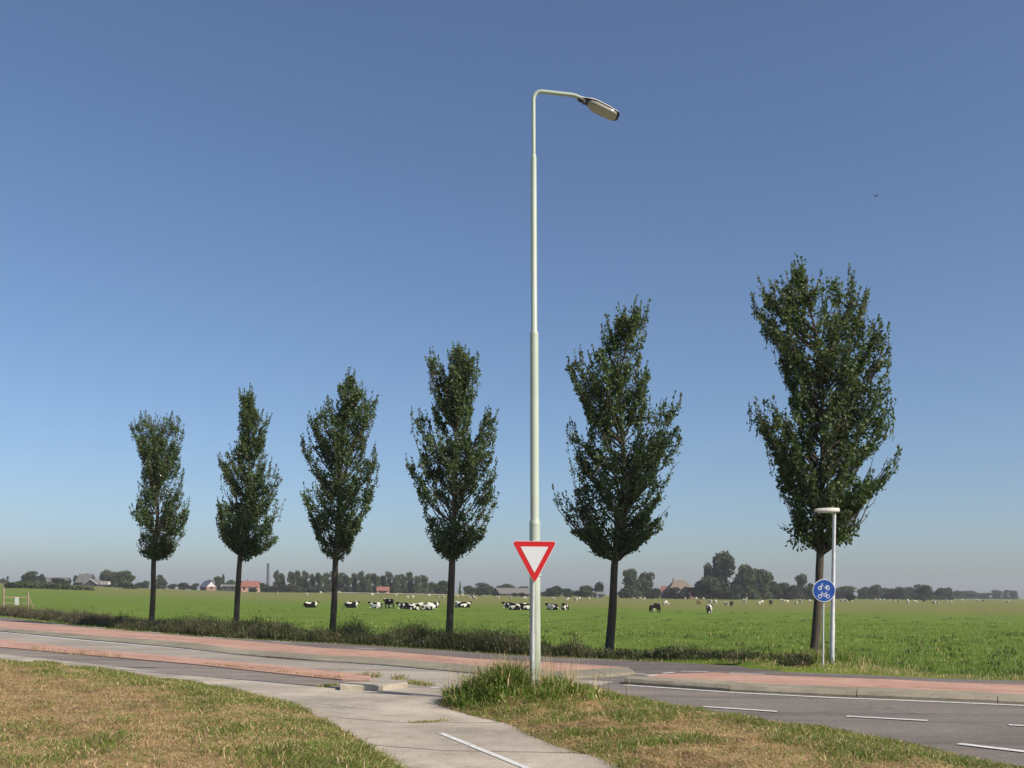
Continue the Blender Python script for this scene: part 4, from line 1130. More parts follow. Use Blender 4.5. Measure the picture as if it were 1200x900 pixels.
# ------------------------------------------------------------------ cattle and sheep
def hide(name, black_share, seed):
    m, nt, p = mat_new(name)
    tc = N(nt, "ShaderNodeTexCoord"); mp = N(nt, "ShaderNodeMapping")
    mp.inputs["Location"].default_value = (seed * 3.7, seed * 1.3, seed * 2.1)
    nt.links.new(tc.outputs["Object"], mp.inputs[0])
    f = noise(nt, 1.7, 1.5, 0.4, vec=mp.outputs[0], dist=.4)
    t = black_share
    p.inputs["Specular IOR Level"].default_value = 0.08
    a = ramp(nt, f, [(t - .012, (0.008, 0.0075, 0.008)), (t + .012, (0.60, 0.57, 0.51))])
    nt.links.new(a, p.inputs["Base Color"]); p.inputs["Roughness"].default_value = 0.75
    return m
HIDES = {'black': hide("hide_mostly_black", .60, 1), 'mixed': hide("hide_black_and_white", .50, 2.4), 'mixed2': hide("hide_patched", .53, 5.2), 'white': hide("hide_mostly_white", .42, 3.3)}
M['wool'] = simple("wool", (0.46, 0.43, 0.35), 0.95, 0, .12, 9)
M['wool_dark'] = simple("dark_wool", (0.035, 0.028, 0.024), 0.95, 0, .2, 9)
M['wool_brown'] = simple("brown_hide", (0.16, 0.075, 0.045), 0.9, 0, .2, 9)
def skin_body(name, joints, edges, mats, sub=2, root=0):
    """one continuous skinned body from joints (x, y, z, rx, ry)"""
    me = bpy.data.meshes.new(name); me.from_pydata([j[:3] for j in joints], edges, []); me.update()
    o = bpy.data.objects.new(name, me); COL.objects.link(o)
    md = o.modifiers.new("skin", 'SKIN'); md.use_smooth_shade = True
    sv = me.skin_vertices[0].data
    for i, j in enumerate(joints):
        sv[i].radius = (j[3], j[4] if len(j) > 4 else j[3]); sv[i].use_root = (i == root)
    ss = o.modifiers.new("sub", 'SUBSURF'); ss.levels = sub; ss.render_levels = sub
    dg = bpy.context.evaluated_depsgraph_get()
    new = bpy.data.meshes.new_from_object(o.evaluated_get(dg))
    new.name = name
    bpy.data.objects.remove(o); bpy.data.meshes.remove(me)
    new.materials.clear()
    for m_ in mats: new.materials.append(m_)
    new.polygons.foreach_set("use_smooth", [True] * len(new.polygons))
    return new
def cow_joints(pose):
    # x runs from rump to head
    if pose == 'lying':
        J = [(0.0, 0, .42, .38), (-.22, 0, .44, .26), (.45, 0, .42, .45), (.9, 0, .44, .42), (1.10, 0, .52, .32), (1.26, .05, .68, .21), (1.36, .09, .80, .17), (1.50, .14, .74, .125), (1.62, .18, .66, .10),
             (.98, .26, .16, .10), (1.32, .30, .10, .06), (1.10, .34, .06, .05), (.98, -.26, .16, .10), (1.32, -.30, .10, .06), (1.10, -.34, .06, .05),
             (.06, .30, .22, .15), (.42, .42, .12, .08), (.10, .46, .07, .05), (.06, -.28, .2, .14), (.40, -.36, .1, .08), (.12, -.40, .06, .05),
             (-.40, 0, .30, .03), (-.46, .05, .08, .025), (1.32, .24, .84, .04), (1.30, .32, .82, .03), (1.34, -.08, .86, .04), (1.32, -.16, .85, .03)]
        E = [(0, 1), (0, 2), (2, 3), (3, 4), (4, 5), (5, 6), (6, 7), (7, 8), (3, 9), (9, 10), (10, 11), (3, 12), (12, 13), (13, 14), (0, 15), (15, 16), (16, 17), (0, 18), (18, 19), (19, 20), (1, 21), (21, 22), (6, 23), (23, 24), (6, 25), (25, 26)]
        return J, E
    up = pose == 'standing'
    head = [(1.38, 0, 1.06, .26), (1.54, .02, 1.16, .19), (1.66, .03, 1.22, .16), (1.82, .04, 1.10, .12), (1.94, .05, 1.0, .10)] if up else \
           [(1.40, 0, .88, .26), (1.58, .02, .64, .18), (1.68, .03, .46, .16), (1.73, .04, .28, .12), (1.75, .05, .14, .10)]
    J = [(0.0, 0, .98, .36), (-.20, 0, 1.0, .26), (.5, 0, .94, .38), (1.0, 0, .94, .37), (1.20, 0, .96, .31)] + head
    hx, hz_ = J[7][0], J[7][2]
    legs = [(1.06, .19, .62, .15), (1.08, .20, .36, .085), (1.06, .20, .04, .07), (1.06, -.19, .62, .15), (1.02, -.20, .36, .085), (1.00, -.20, .04, .07),
            (.10, .21, .68, .19), (-.12, .22, .44, .095), (-.04, .22, .04, .07), (.02, -.21, .68, .19), (-.22, -.22, .44, .095), (-.16, -.22, .04, .07)]
    tail = [(-.40, 0, .95, .035), (-.45, .02, .45, .03)]
    if up: ears = [(1.62, .18, 1.26, .04), (1.60, .28, 1.24, .03), (1.62, -.14, 1.26, .04), (1.60, -.24, 1.24, .03)]
    else: ears = [(1.62, .18, .52, .04), (1.58, .28, .50, .03), (1.62, -.14, .52, .04), (1.58, -.24, .50, .03)]
    J = J + legs + tail + ears
    E = [(0, 1), (0, 2), (2, 3), (3, 4), (4, 5), (5, 6), (6, 7), (7, 8), (8, 9), (3, 10), (10, 11), (11, 12), (3, 13), (13, 14), (14, 15), (0, 16), (16, 17), (17, 18), (0, 19), (19, 20), (20, 21), (1, 22), (22, 23), (7, 24), (24, 25), (7, 26), (26, 27)]
    return J, E
COWMESH = {}
for pose in ('lying', 'standing', 'grazing'):
    J, E = cow_joints(pose)
    for hk, hm in HIDES.items():
        if pose == 'lying' and hk == 'black': COWMESH[pose] = skin_body("cow_" + pose, J, E, [hm])
        elif (pose, hk) in (('standing', 'black'), ('grazing', 'black')): COWMESH[pose] = skin_body("cow_" + pose, J, E, [hm])
def cow(px, py, pose, hk, deg, label, width_px=None, s=1.0):
    p = land(px, py)
    me = COWMESH[pose].copy(); me.materials[0] = HIDES[hk]
    o = link(bpy.data.objects.new("cow", me))
    o.location = p - np.array([0, 0, .03]); o.rotation_euler = (0, 0, R(deg)); o.scale = (s, s, s)
    a = R(deg); o.location.x -= .75 * s * math.cos(a); o.location.y -= .75 * s * math.sin(a)
    return tag(o, label, "cow", "cattle in the pasture")
for args in [
    (365.5, 712.2, 'lying', 'black', 15, "black cow lying alone left of the third tree trunk"),
    (413.5, 712.2, 'lying', 'black', 5, "black cow with a pale face lying just right of the third tree trunk"),
    (439, 713, 'lying', 'white', 160, "mostly white cow lying left of the standing black cow"),
    (455, 713.2, 'standing', 'black', 125, "black cow standing in the resting herd"),
    (472, 713.6, 'lying', 'black', 175, "black cow lying just right of the standing black cow"),
    (487, 714.8, 'lying', 'mixed', -12, "black and white cow lying nose to tail beside a black one"),
    (500, 714.8, 'lying', 'mixed', 170, "black and white cow lying left of the fourth tree trunk, nearer of two"),
    (508, 712.6, 'lying', 'black', 10, "dark cow lying behind a patched one left of the fourth tree trunk"),
    (537, 712, 'lying', 'mixed', 115, "dark-headed white cow resting just right of the fourth tree trunk"),
    (546, 712.2, 'lying', 'mixed2', 20, "patched cow lying second right of the fourth tree trunk"),
    (595, 712.6, 'lying', 'black', 165, "black cow lying farthest left of the group beside the lamp post"),
    (604.5, 714.8, 'lying', 'mixed2', -20, "black and white cow lying second in the group left of the lamp post"),
    (613, 714.6, 'lying', 'mixed', 60, "patched cow lying third in the group left of the lamp post"),
    (620.5, 714.8, 'lying', 'mixed2', 10, "patched cow lying partly hidden by the lamp post"),
    (646, 714.8, 'lying', 'mixed2', 140, "black cow with white back patch lying just right of the lamp post"),
    (661, 714.8, 'lying', 'black', 250, "black cow with white blaze lying second right of the lamp post"),
    (767, 718, 'grazing', 'black', 222, "black cow grazing alone right of the fifth tree", None, .84),
    (831, 719.6, 'grazing', 'mixed', 258, "black and white cow grazing head-on in the right pasture", None, .86)]:
    cow(*args)
SJ = [(0, 0, .58, .24), (.35, 0, .58, .27), (.68, 0, .62, .22), (.86, 0, .80, .11), (1.02, 0, .80, .07), (.62, .13, .3, .055), (.62, .13, .03, .04), (.62, -.13, .3, .055), (.62, -.13, .03, .04), (.02, .13, .3, .06), (.0, .13, .03, .04), (.02, -.13, .3, .06), (.0, -.13, .03, .04), (-.2, 0, .5, .06)]
SE = [(0, 1), (1, 2), (2, 3), (3, 4), (2, 5), (5, 6), (2, 7), (7, 8), (0, 9), (9, 10), (0, 11), (11, 12), (0, 13)]
SM = skin_body("sheep", SJ, SE, [M['wool']], 1, 1)
SJ2 = [j if i not in (3, 4) else ((.88, 0, .42, .10) if i == 3 else (.96, 0, .22, .07)) for i, j in enumerate(SJ)]
SM2 = skin_body("sheep_grazing", SJ2, SE, [M['wool']], 1, 1)
def recol(me, m_):
    c_ = me.copy(); c_.materials[0] = m_; return c_
SMD, SMB = recol(SM2, M['wool_dark']), recol(SM2, M['wool_brown'])
SHEEP = [(325,697.5),(359,698),(376,696),(398,696),(436,699),(464,699.5),(478,701.5),(484,701.5),(503,699.5),(514,700.5),(519.5,701.5),(535,701),(542,698.8),(550,702),(556.5,703),(568,700.8),(583,702.5),(599,702),
         (615,703),(649,703),(665,704.5),(675,705),(679,703),(690,703.5),(742.5,703.5),(750.5,702.8),(755,703.5),(780,710.2),(802.5,702.5),(816,702.8),(824.5,702.8),(832,707),(838,708.3),(852,710.3),(872.5,706.5),(889.5,709.5),(892.5,708),
         (917,706.5),(922.5,708),(933,709.5),(938.5,706.5),(949,706),(986.5,705.5),(991,705.5),(998.5,706.5),(1026,704),(1031,704.6),(1036,703.6),(1042,705),(1049,705),(1053.5,705),(1064,708),(1063.7,705.3),(1073,707.5),(1094.5,708.5),(1099.5,708.5),(1109,705.5),(1114.5,708),(1127.5,705),(1141,702.8),(1145.5,706),(1181,706.7)]
DARK = [(552.5,701.2),(857,710.5),(895,704.2),(903,709),(1055.5,703.7),(1082.5,705.5),(1152.5,705.3)]
ORD = "first second third fourth fifth sixth seventh eighth ninth tenth eleventh twelfth thirteenth fourteenth fifteenth sixteenth seventeenth eighteenth nineteenth twentieth".split()
REG = [(0, 389, "left of the third tree trunk"), (389, 527, "between the third and fourth tree trunks"), (527, 628, "between the fourth tree trunk and the lamp post"), (628, 714, "between the lamp post and the fifth tree trunk"),
       (714, 800, "just right of the fifth tree trunk"), (800, 900, "behind the head-on grazing cow and right of it"), (900, 958, "just left of the largest tree trunk"), (958, 1060, "right of the slim path lamp"), (1060, 1300, "at the right edge of the pasture")]
def herd(pts, word, meshes, cat):
    for x0, x1, where in REG:
        ps = sorted(p for p in pts if x0 <= p[0] < x1)
        for i, (x, y) in enumerate(ps):
            p = land(x, y)
            o = link(bpy.data.objects.new(cat, meshes[int(rng.integers(0, len(meshes)))]))
            a = rng.uniform(0, 2 * math.pi)
            sc_ = rng.uniform(.95, 1.2)
            o.location = (p[0] - .4 * math.cos(a), p[1] - .4 * math.sin(a), p[2] - .03); o.rotation_euler = (0, 0, a); o.scale = (sc_,) * 3
            lab = f"{word} sheep {where}, {ORD[i]} from the left" if len(ps) > 1 else f"single {word} sheep {where}"
            tag(o, lab, cat, "sheep in the far pasture")
herd(SHEEP, "white", [SM, SM2, SM2], "sheep"); herd(DARK, "dark", [SMD], "sheep"); herd([(818.5, 708.6)], "reddish brown", [SMB], "sheep")

# ------------------------------------------------------------------ distant trees
def far_mat(name, c): return leafy(name, c, .1, .35, .35, .7, .15)
M['f1'] = far_mat("far_leaf_dark", (0.046, 0.068, 0.030)); M['f2'] = far_mat("far_leaf_olive", (0.080, 0.098, 0.040)); M['f3'] = far_mat("far_leaf_grey", (0.085, 0.105, 0.058)); M['f4'] = far_mat("far_leaf_brown", (0.062, 0.058, 0.036))
def far_crown(kind, seed):
    r_ = np.random.default_rng(seed); lob = []
    if kind == 'broad':
        for i in range(13):
            h = r_.uniform(.22, .86); w = .40 * math.sin(math.pi * np.clip((h - .02) / 1.0, .05, 1)) ** .6
            a = r_.uniform(0, 2 * np.pi); rr = w * r_.uniform(.1, .85)
            lob.append((rr * math.cos(a), rr * math.sin(a), h, r_.uniform(.13, .22)))
        lob.append((0, 0, .5, .3))
    elif kind == 'tall':
        for i in range(16):
            h = r_.uniform(.15, .92); w = .34 * math.sin(math.pi * np.clip(h * .95, .05, 1)) ** .5
            a = r_.uniform(0, 2 * np.pi); rr = w * r_.uniform(.1, .9)
            lob.append((rr * math.cos(a), rr * math.sin(a), h, r_.uniform(.10, .18)))
    elif kind == 'bush':
        for i in range(10):
            h = r_.uniform(.12, .72); a = r_.uniform(0, 2 * np.pi); rr = .34 * r_.uniform(0, 1)
            lob.append((rr * math.cos(a), rr * math.sin(a), h, r_.uniform(.16, .27)))
    elif kind == 'conifer':
        for i in range(16):
            h = r_.uniform(.08, .95); w = .4 * (1 - h); a = r_.uniform(0, 2 * np.pi); rr = w * r_.uniform(.1, .8)
            lob.append((rr * math.cos(a), rr * math.sin(a), h, .06 + .12 * (1 - h)))
    P = []
    for x, y, z, s in lob:
        n = int(2600 * s * s * 6); v = r_.normal(0, 1, (n, 3)); v /= np.linalg.norm(v, axis=1)[:, None]
        rad = s * r_.uniform(.72, 1.12, (n, 1))
        P.append(np.array([x, y, z]) + v * rad * np.array([1, 1, .85]))
    if kind in ('broad', 'tall'):
        for i in range(7):
            a = r_.uniform(0, 2 * np.pi); v = r_.normal(0, 1, (260, 3)); v /= np.linalg.norm(v, axis=1)[:, None]
            P.append(np.array([.24 * math.cos(a), .24 * math.sin(a), .15]) + v * np.array([.18, .18, .15]) * r_.uniform(.5, 1.1, (260, 1)))
    P = np.vstack(P); P = P[P[:, 2] > .01]
    g = hash_noise(np.column_stack([P[:, 0] + .6 * P[:, 1], P[:, 2]]), .09, seed); P = P[r_.random(len(P)) < .25 + .9 * g]
    D = r_.normal(0, 1, P.shape) + np.array([0, 0, .2])
    return P, D, r_
PROTO = {}
def proto(kind, i, mats):
    key = (kind, i)
    if key in PROTO: return PROTO[key]
    P, D, r_ = far_crown(kind, 100 + 17 * i + len(kind))
    V, lp, tt, mm = leaves_np(P, D, r_.uniform(.045, .085, len(P)), (hash_noise(np.column_stack([P[:, 0], P[:, 2]]), .2, i) + r_.uniform(-.2, .2, len(P)) > .55).astype(int))
    cm = raw_mesh("crown", V, lp, tt, mats, mm)
    V, lp, tt = tubes_np([(np.array([[0, 0, -.03], [.005, 0, .2], [0, .01, .55]]), [.022, .018, .008])] + [(np.array([[0, 0, .2 + .04 * q], [.1 * math.cos(q * 2.1), .1 * math.sin(q * 2.1), .4 + .04 * q], [.2 * math.cos(q * 2.1), .2 * math.sin(q * 2.1), .6 + .03 * q]]), [.012, .008, .003]) for q in range(5)], 6)
    tm = raw_mesh("trunk", V, lp, tt, [M['bark']], smooth=True)
    PROTO[key] = (cm, tm); return PROTO[key]
def far_tree(x, ytop, ybase, wpx, D, kind, i, mats, label, group=None, name="tree"):
    b = at_depth(x, ybase, D); zt = terr1(b[0], D)
    s = D / FPX
    H = max(1.2, (b[2] + (ybase - ytop) * s) - zt); Wd = wpx * s
    o = empty(name, (b[0], D, zt), label, "bush" if kind == 'bush' else "tree", group, rng.uniform(0, 6.28))
    cm, tm = proto(kind, i, mats)
    xs = Wd / .80
    for nm, me in (("crown", cm), ("trunk", tm)):
        if kind == 'bush' and nm == "trunk": continue
        c_ = link(bpy.data.objects.new(nm, me), o); c_.scale = (xs, xs, H)
    return o
DK, OL, GY, BR = [M['f1'], M['f2']], [M['f2'], M['f1']], [M['f3'], M['f2']], [M['f4'], M['f1']]
FT = [  # x, top, base, width, distance, kind, prototype, materials, label
    (4, 677, 686, 8, 640, 'broad', 0, DK, "small far tree at the left frame edge above the gate post"),
    (9, 675, 685, 7, 660, 'conifer', 1, DK, "narrow far tree just left of the round-crowned tree at far left"),
    (20, 680, 686, 9, 650, 'bush', 2, DK, "low far bush beside the narrow tree at far left"),
    (34, 668.5, 685, 21, 480, 'broad', 3, DK, "round-crowned far tree standing alone above the left hedge bank"),
    (49.5, 673, 685, 9, 480, 'tall', 4, DK, "narrow dark tree right of the lone round-crowned tree"),
    (71, 676.5, 688, 20, 465, 'bush', 13, BR, "dark brownish bush in front of the low shed at far left"),
    (90, 675, 688, 9, 500, 'tall', 5, DK, "dark tree against the left gable of the grey-roofed farmhouse"),
    (103, 671, 686, 8, 520, 'broad', 6, DK, "treetop showing behind the ridge of the grey-roofed farmhouse"),
    (122.5, 667.5, 689, 17, 490, 'tall', 7, GY, "tall grey-green tree right behind the white caravan"),
    (133, 670, 689.5, 18, 480, 'broad', 8, GY, "bushy grey-green tree in the middle of the trio right of the farmhouse"),
    (146, 667, 690, 20, 470, 'broad', 9, DK, "large dark round tree, rightmost of the trio right of the farmhouse"),
    (163, 682, 690.5, 10, 560, 'bush', 10, DK, "low bush left of the leftmost roadside trunk"),
    (171, 679.5, 690.5, 9, 560, 'broad', 0, DK, "small tree close left of the leftmost roadside trunk"),
    (188.5, 673, 691, 14, 540, 'broad', 3, DK, "blue-green tree close right of the leftmost roadside trunk"),
    (201, 683, 691.5, 12, 560, 'bush', 11, DK, "low bush second right of the leftmost roadside trunk"),
    (217, 682, 692, 15, 480, 'bush', 12, BR, "brownish bush midway between the first trunk and the blue-roofed house"),
    (228, 682.5, 692, 9, 500, 'bush', 13, DK, "green bush close left of the blue-roofed house"),
    (246, 679, 690, 13, 560, 'broad', 1, OL, "tree behind the white gable of the blue-roofed house"),
    (258, 675, 692, 13, 520, 'broad', 4, OL, "olive tree between the white gable and the long low shed"),
    (261.5, 673.5, 682, 3.5, 520, 'tall', 6, DK, "thin treetop poking above the olive tree by the shed"),
    (271, 678, 690, 13, 560, 'broad', 5, DK, "blue-green tree behind the long low shed"),
    (297, 687.8, 693.5, 11, 452, 'bush', 14, BR, "brown bush in front of the pink farmhouse wall"),
    (309, 683.5, 692, 10, 600, 'broad', 7, DK, "far tree left of the tall chimney"),
    (449, 694.5, 697, 8, 430, 'bush', 10, BR, "small bush below the red-roofed cottage"),
    (427, 691.5, 697.5, 15, 420, 'bush', 12, BR, "dark bush in front of the poplars, right of the third trunk"),
    (396, 692, 696.5, 10, 440, 'bush', 13, BR, "low dark bush touching the third roadside trunk on its right"),
    (475, 692, 698, 15, 420, 'bush', 15, BR, "dark bush in front of the right end of the poplar row"),
    (505, 682, 697, 11, 520, 'broad', 8, DK, "tree stepping down from the right end of the poplar row"),
    (518, 679, 698, 18, 480, 'broad', 9, DK, "dark tree just left of the fourth roadside trunk"),
    (539, 681.5, 698.5, 5, 480, 'conifer', 2, DK, "small pointed conifer right of the fourth roadside trunk"),
    (549, 685.5, 698, 14, 540, 'broad', 0, DK, "low tree between the pointed conifer and the dark bush"),
    (559.5, 688, 700, 11, 400, 'bush', 14, BR, "round dark bush standing alone left of the long barn"),
    (569, 682.5, 698, 26, 560, 'broad', 3, OL, "wide rounded tree behind the left end of the long barn"),
    (591, 682.5, 698, 20, 560, 'broad', 5, DK, "wide rounded tree behind the middle of the long barn"),
    (611, 686, 698, 14, 560, 'broad', 6, OL, "olive tree behind the right end of the long barn"),
    (604, 694, 700, 8, 420, 'bush', 11, DK, "small bush in front of the long barn"),
    (613, 694, 700, 10, 425, 'bush', 13, DK, "small bush close left of the lamp post in front of the barn"),
    (643, 688, 701, 16, 470, 'bush', 12, DK, "dark shrub just right of the lamp post"),
    (652, 686, 700.5, 15, 480, 'broad', 1, DK, "domed tree second right of the lamp post"),
    (665, 689, 701, 14, 470, 'bush', 10, DK, "low shrub midway between the lamp post and the white shed"),
    (676, 690, 700.5, 12, 480, 'bush', 15, OL, "low olive shrub left of the domed tree by the white shed"),
    (686, 686, 701, 18, 460, 'broad', 4, DK, "domed dark tree left of the white shed"),
    (701.5, 682, 700, 14, 460, 'broad', 7, DK, "tree rising over the white shed"),
    (738, 666.5, 701.5, 26, 430, 'tall', 8, GY, "tall grey-green tree close right of the fifth roadside trunk"),
    (755, 668, 701.5, 24, 440, 'broad', 9, OL, "leafy tree between the fifth roadside trunk and the thatched farm"),
    (768, 688, 702, 14, 430, 'bush', 12, DK, "dark shrub left of the thatched farm"),
    (729, 692, 702, 10, 430, 'bush', 11, DK, "dark shrub at the foot of the tall tree by the fifth trunk"),
    (789, 686.5, 702, 19, 420, 'bush', 13, OL, "shrub in front of the thatched farm roof, left one"),
    (803, 684.5, 702, 18, 420, 'bush', 14, OL, "shrub in front of the thatched farm roof, middle one"),
    (814, 685, 702, 15, 420, 'bush', 15, DK, "shrub in front of the thatched farm roof, right one"),
    (829, 671.5, 702, 27, 415, 'broad', 5, DK, "dark spreading tree at the left of the tallest clump"),
    (832, 660, 696, 16, 432, 'broad', 7, DK, "small feathery treetop beside the tallest far tree"),
    (847, 649.5, 702, 29, 425, 'tall', 6, OL, "tallest far tree, with an oval crown, in the middle distance"),
    (873, 659.5, 702, 30, 410, 'broad', 3, DK, "broad dark tree with a pointed top right of the tallest far tree"),
    (890, 667, 702, 30, 415, 'broad', 8, DK, "sloping dark tree at the right end of the tallest clump"),
    (860, 684, 702, 20, 405, 'bush', 10, DK, "dark undergrowth between the tallest tree and the broad dark tree"),
    (841, 685, 702, 18, 405, 'bush', 15, DK, "dark undergrowth at the foot of the tallest far tree"),
    (905, 679, 702, 17, 440, 'broad', 0, OL, "low tree right of the sloping dark tree"),
    (917, 681, 702, 18, 440, 'broad', 9, DK, "low rounded tree second right of the sloping dark tree"),
    (938.5, 672, 702, 20, 440, 'tall', 7, GY, "pointed grey-green tree left of the largest roadside tree"),
    (929, 684, 702, 14, 435, 'bush', 12, DK, "shrub left of the pointed grey-green tree"),
    (950, 683, 702, 14, 440, 'broad', 1, DK, "low tree touching the largest roadside trunk on its left"),
    (986, 686.5, 701, 30, 620, 'broad', 4, DK, "wide low tree behind the slim path lamp"),
    (995.5, 690, 702.3, 12, 420, 'bush', 14, BR, "round bush standing alone right of the blue sign"),
    (1012, 686, 701, 15, 600, 'broad', 5, DK, "first domed tree right of the lone round bush"),
    (1023, 684.5, 701, 19, 600, 'broad', 3, DK, "second domed tree right of the lone round bush"),
    (1040, 688, 701, 20, 610, 'broad', 6, DK, "third, lower domed tree right of the lone round bush"),
    (1055, 688, 701, 17, 600, 'broad', 8, DK, "low tree left of the brown-green tree in the right treeline"),
    (1066, 686.5, 701, 20, 605, 'broad', 0, DK, "domed tree touching the brown-green tree in the right treeline"),
    (1083, 683.5, 701, 24, 560, 'broad', 9, OL, "brown-green rounded tree, highest in the right treeline"),
    (1100, 689, 700.5, 16, 620, 'broad', 7, DK, "small tree just right of the brown-green rounded tree"),
    (1111, 688, 700.5, 14, 640, 'broad', 1, DK, "small tree second right of the brown-green rounded tree"),
    (1123, 692, 700.3, 13, 900, 'broad', 4, DK, "hazy low tree at the dip of the right treeline"),
    (1137, 691, 700.3, 22, 950, 'broad', 5, DK, "hazy wide tree right of the dip in the treeline"),
    (1153, 694, 700.3, 17, 1000, 'broad', 6, DK, "hazy tree fourth from the right frame edge"),
    (1168, 691.5, 700.3, 13, 1000, 'broad', 8, DK, "hazy tree third from the right frame edge"),
    (1179, 692, 700.3, 10, 1000, 'tall', 5, DK, "hazy tree second from the right frame edge"),
    (1188, 691, 700.3, 11, 1000, 'broad', 9, DK, "hazy tree last at the right frame edge")]
for t in FT:
    far_tree(*t[:9], "far trees beyond the pasture", "bush" if t[5] == 'bush' else "tree")
px_ = [324, 331] + list(np.linspace(341, 497, 20))
for i, x in enumerate(px_):
    tp = 670.5 + rng.uniform(-1.2, 1.2) + (3 if i > 5 and i % 5 == 0 else 0) + (x - 400) * .012
    lab = f"{ORD[i] if i < 20 else ('twenty-first' if i == 20 else 'last')} poplar from the left in the long even row"
    far_tree(x, tp, 696, 13 if i > 1 else 10, 470 + rng.uniform(-3, 3), 'tall', 20 + i % 4, GY if i in (0, 1) else DK, lab, "poplar row beyond the pasture", "poplar")
# low hedges
def hedge(x0, x1, yt0, yt1, yb, D, label, mats):
    n = 2600; a = at_depth(x0, yb, D); b = at_depth(x1, yb, D); s = D / FPX
    t = rng.random(n); X = a[0] + (b[0] - a[0]) * t; Yd = D + rng.uniform(-1, 1, n)
    zt = np.array(terrain(np.column_stack([X, Yd])))
    H = np.interp(t, [0, 1], [yb - yt0, yb - yt1]) * s * (.7 + .5 * hash_noise(np.column_stack([X, Yd * 0]), 4, 3))
    P = np.column_stack([X, Yd, zt + H * rng.random(n) ** .6])
    o_ = np.array([(a[0] + b[0]) / 2, D, zt.mean()])
    V, lp, tt, mm = leaves_np(P - o_, rng.normal(0, 1, P.shape), rng.uniform(.5, .9, n), (rng.random(n) < .4).astype(int))
    o = link(bpy.data.objects.new("hedge", raw_mesh("hedge", V, lp, tt, mats, mm))); o.location = o_
    return tag(o, label, "hedge")
hedge(7, 30, 685, 683, 689, 300, "low green hedge on the bank at far left", DK)
hedge(30, 108, 683.5, 688, 690.5, 300, "long green hedge on the bank before the grey-roofed farmhouse", OL)
hedge(305, 345, 686.5, 687.5, 695, 430, "clipped dark hedge at the foot of the tall chimney", BR)
hedge(345, 400, 690, 692, 696, 440, "ragged low hedge below the left end of the poplars", BR)
hedge(146, 160, 686.5, 687.5, 692, 380, "scrubby hedge with a rail left of the leftmost roadside trunk", BR)

# ------------------------------------------------------------------ far buildings
def wallm(n, c): return simple(n, c, .85, 0, .1, .8)
M['bw'] = wallm("white_render", (.50, .49, .46)); M['bd'] = wallm("dark_boarding", (.06, .055, .05)); M['bp'] = wallm("pink_brick", (.46, .27, .21)); M['bb'] = wallm("brown_brick", (.23, .13, .10))
M['rg'] = wallm("grey_slate", (.125, .12, .115)); M['rr'] = wallm("red_tiles", (.24, .095, .07)); M['rb'] = wallm("blue_slate", (.10, .11, .18)); M['rt'] = wallm("thatch_roof", (.17, .138, .10)); M['gl'] = simple("dark_glass", (.02, .025, .03), .15)
def house(x, yb, D, w, d, hw, hr, yaw, wall, roof, label, gable=None, wins=3, hip=0.0, chim=False, cat="house", name="house", trim=None, front='side'):
    """a ridge-roofed building; w along the ridge, ridge along local x"""
    b = at_depth(x, yb, D); z = terr1(b[0], D)
    o = empty(name, (b[0], D, z), label, cat, None, R(yaw))
    m_ = MB(); m_.prism([(-w / 2, -d / 2), (w / 2, -d / 2), (w / 2, d / 2), (-w / 2, d / 2)], -.3, hw)
    m_.build("wall", wall, o)
    hx = hip * w / 2
    if not hip:
        for sx in (-1, 1):
            g = MB(); xa, xb = sx * (w / 2 - .12), sx * w / 2
            tri = [(-d / 2, hw), (d / 2, hw), (0, hw + hr)]
            v = [(xa, y_, z_) for y_, z_ in tri] + [(xb, y_, z_) for y_, z_ in tri]
            g.add(v, [(0, 1, 2), (5, 4, 3), (0, 3, 4, 1), (1, 4, 5, 2), (2, 5, 3, 0)])
            g.build("gable", gable or wall, o)
    e = .35; th_ = .18
    r_ = MB()
    k = (d / 2 + e) / (d / 2)
    zl_ = hw - hr * (k - 1) + .05
    rx0 = w / 2 + (e if not hip else e)
    v = []
    for dz in (0, th_):
        v += [(-rx0, -d / 2 - e, zl_ + dz), (rx0, -d / 2 - e, zl_ + dz), (rx0, d / 2 + e, zl_ + dz), (-rx0, d / 2 + e, zl_ + dz), (-rx0 + hx, 0, hw + hr + .05 + dz), (rx0 - hx, 0, hw + hr + .05 + dz)]
    f = [(6, 7, 11, 10), (8, 9, 10, 11), (0, 4, 5, 1), (2, 5, 4, 3), (0, 1, 7, 6), (2, 3, 9, 8)]
    if hip: f += [(7, 8, 11), (9, 6, 10), (1, 5, 2), (3, 4, 0), (1, 2, 8, 7), (3, 0, 6, 9)]
    else: f += [(1, 5, 11, 7), (5, 2, 8, 11), (3, 4, 10, 9), (4, 0, 6, 10)]
    r_.add(v, f); ro = r_.build("roof", roof, o)
    if chim:
        c_ = MB(); c_.box((-w * .2 - .35, -.35, hw + hr * .6), (-w * .2 + .35, .35, hw + hr + .9)); c_.build("chimney", M['bb'], ro)
    if trim:
        for sx in (-1, 1):
            for sy in (-1, 1):
                q = MB(); q.tube([(sx * (rx0 + .04), sy * (d / 2 + e), zl_ + .05), (sx * (rx0 + .04), 0, hw + hr + .12)], .16, 6); q.build("barge_board", trim, ro)
    for i in range(wins):
        xx = -w / 2 + w * (i + .5) / wins
        for sy in (-1, 1):
            q = MB(); y0 = sy * d / 2
            q.box((xx - .55, min(y0, y0 + sy * .03), hw * .35), (xx + .55, max(y0, y0 + sy * .03), hw * .8)); q.build("window", M['gl'], o)
    if gable or trim:
        for sx in (-1, 1):
            q = MB(); x0 = sx * w / 2
            q.box((min(x0, x0 + sx * .04), -.6, hw * .45), (max(x0, x0 + sx * .04), .6, hw * .95)); q.build("window", M['gl'], o)
    return o
S = 470 / FPX
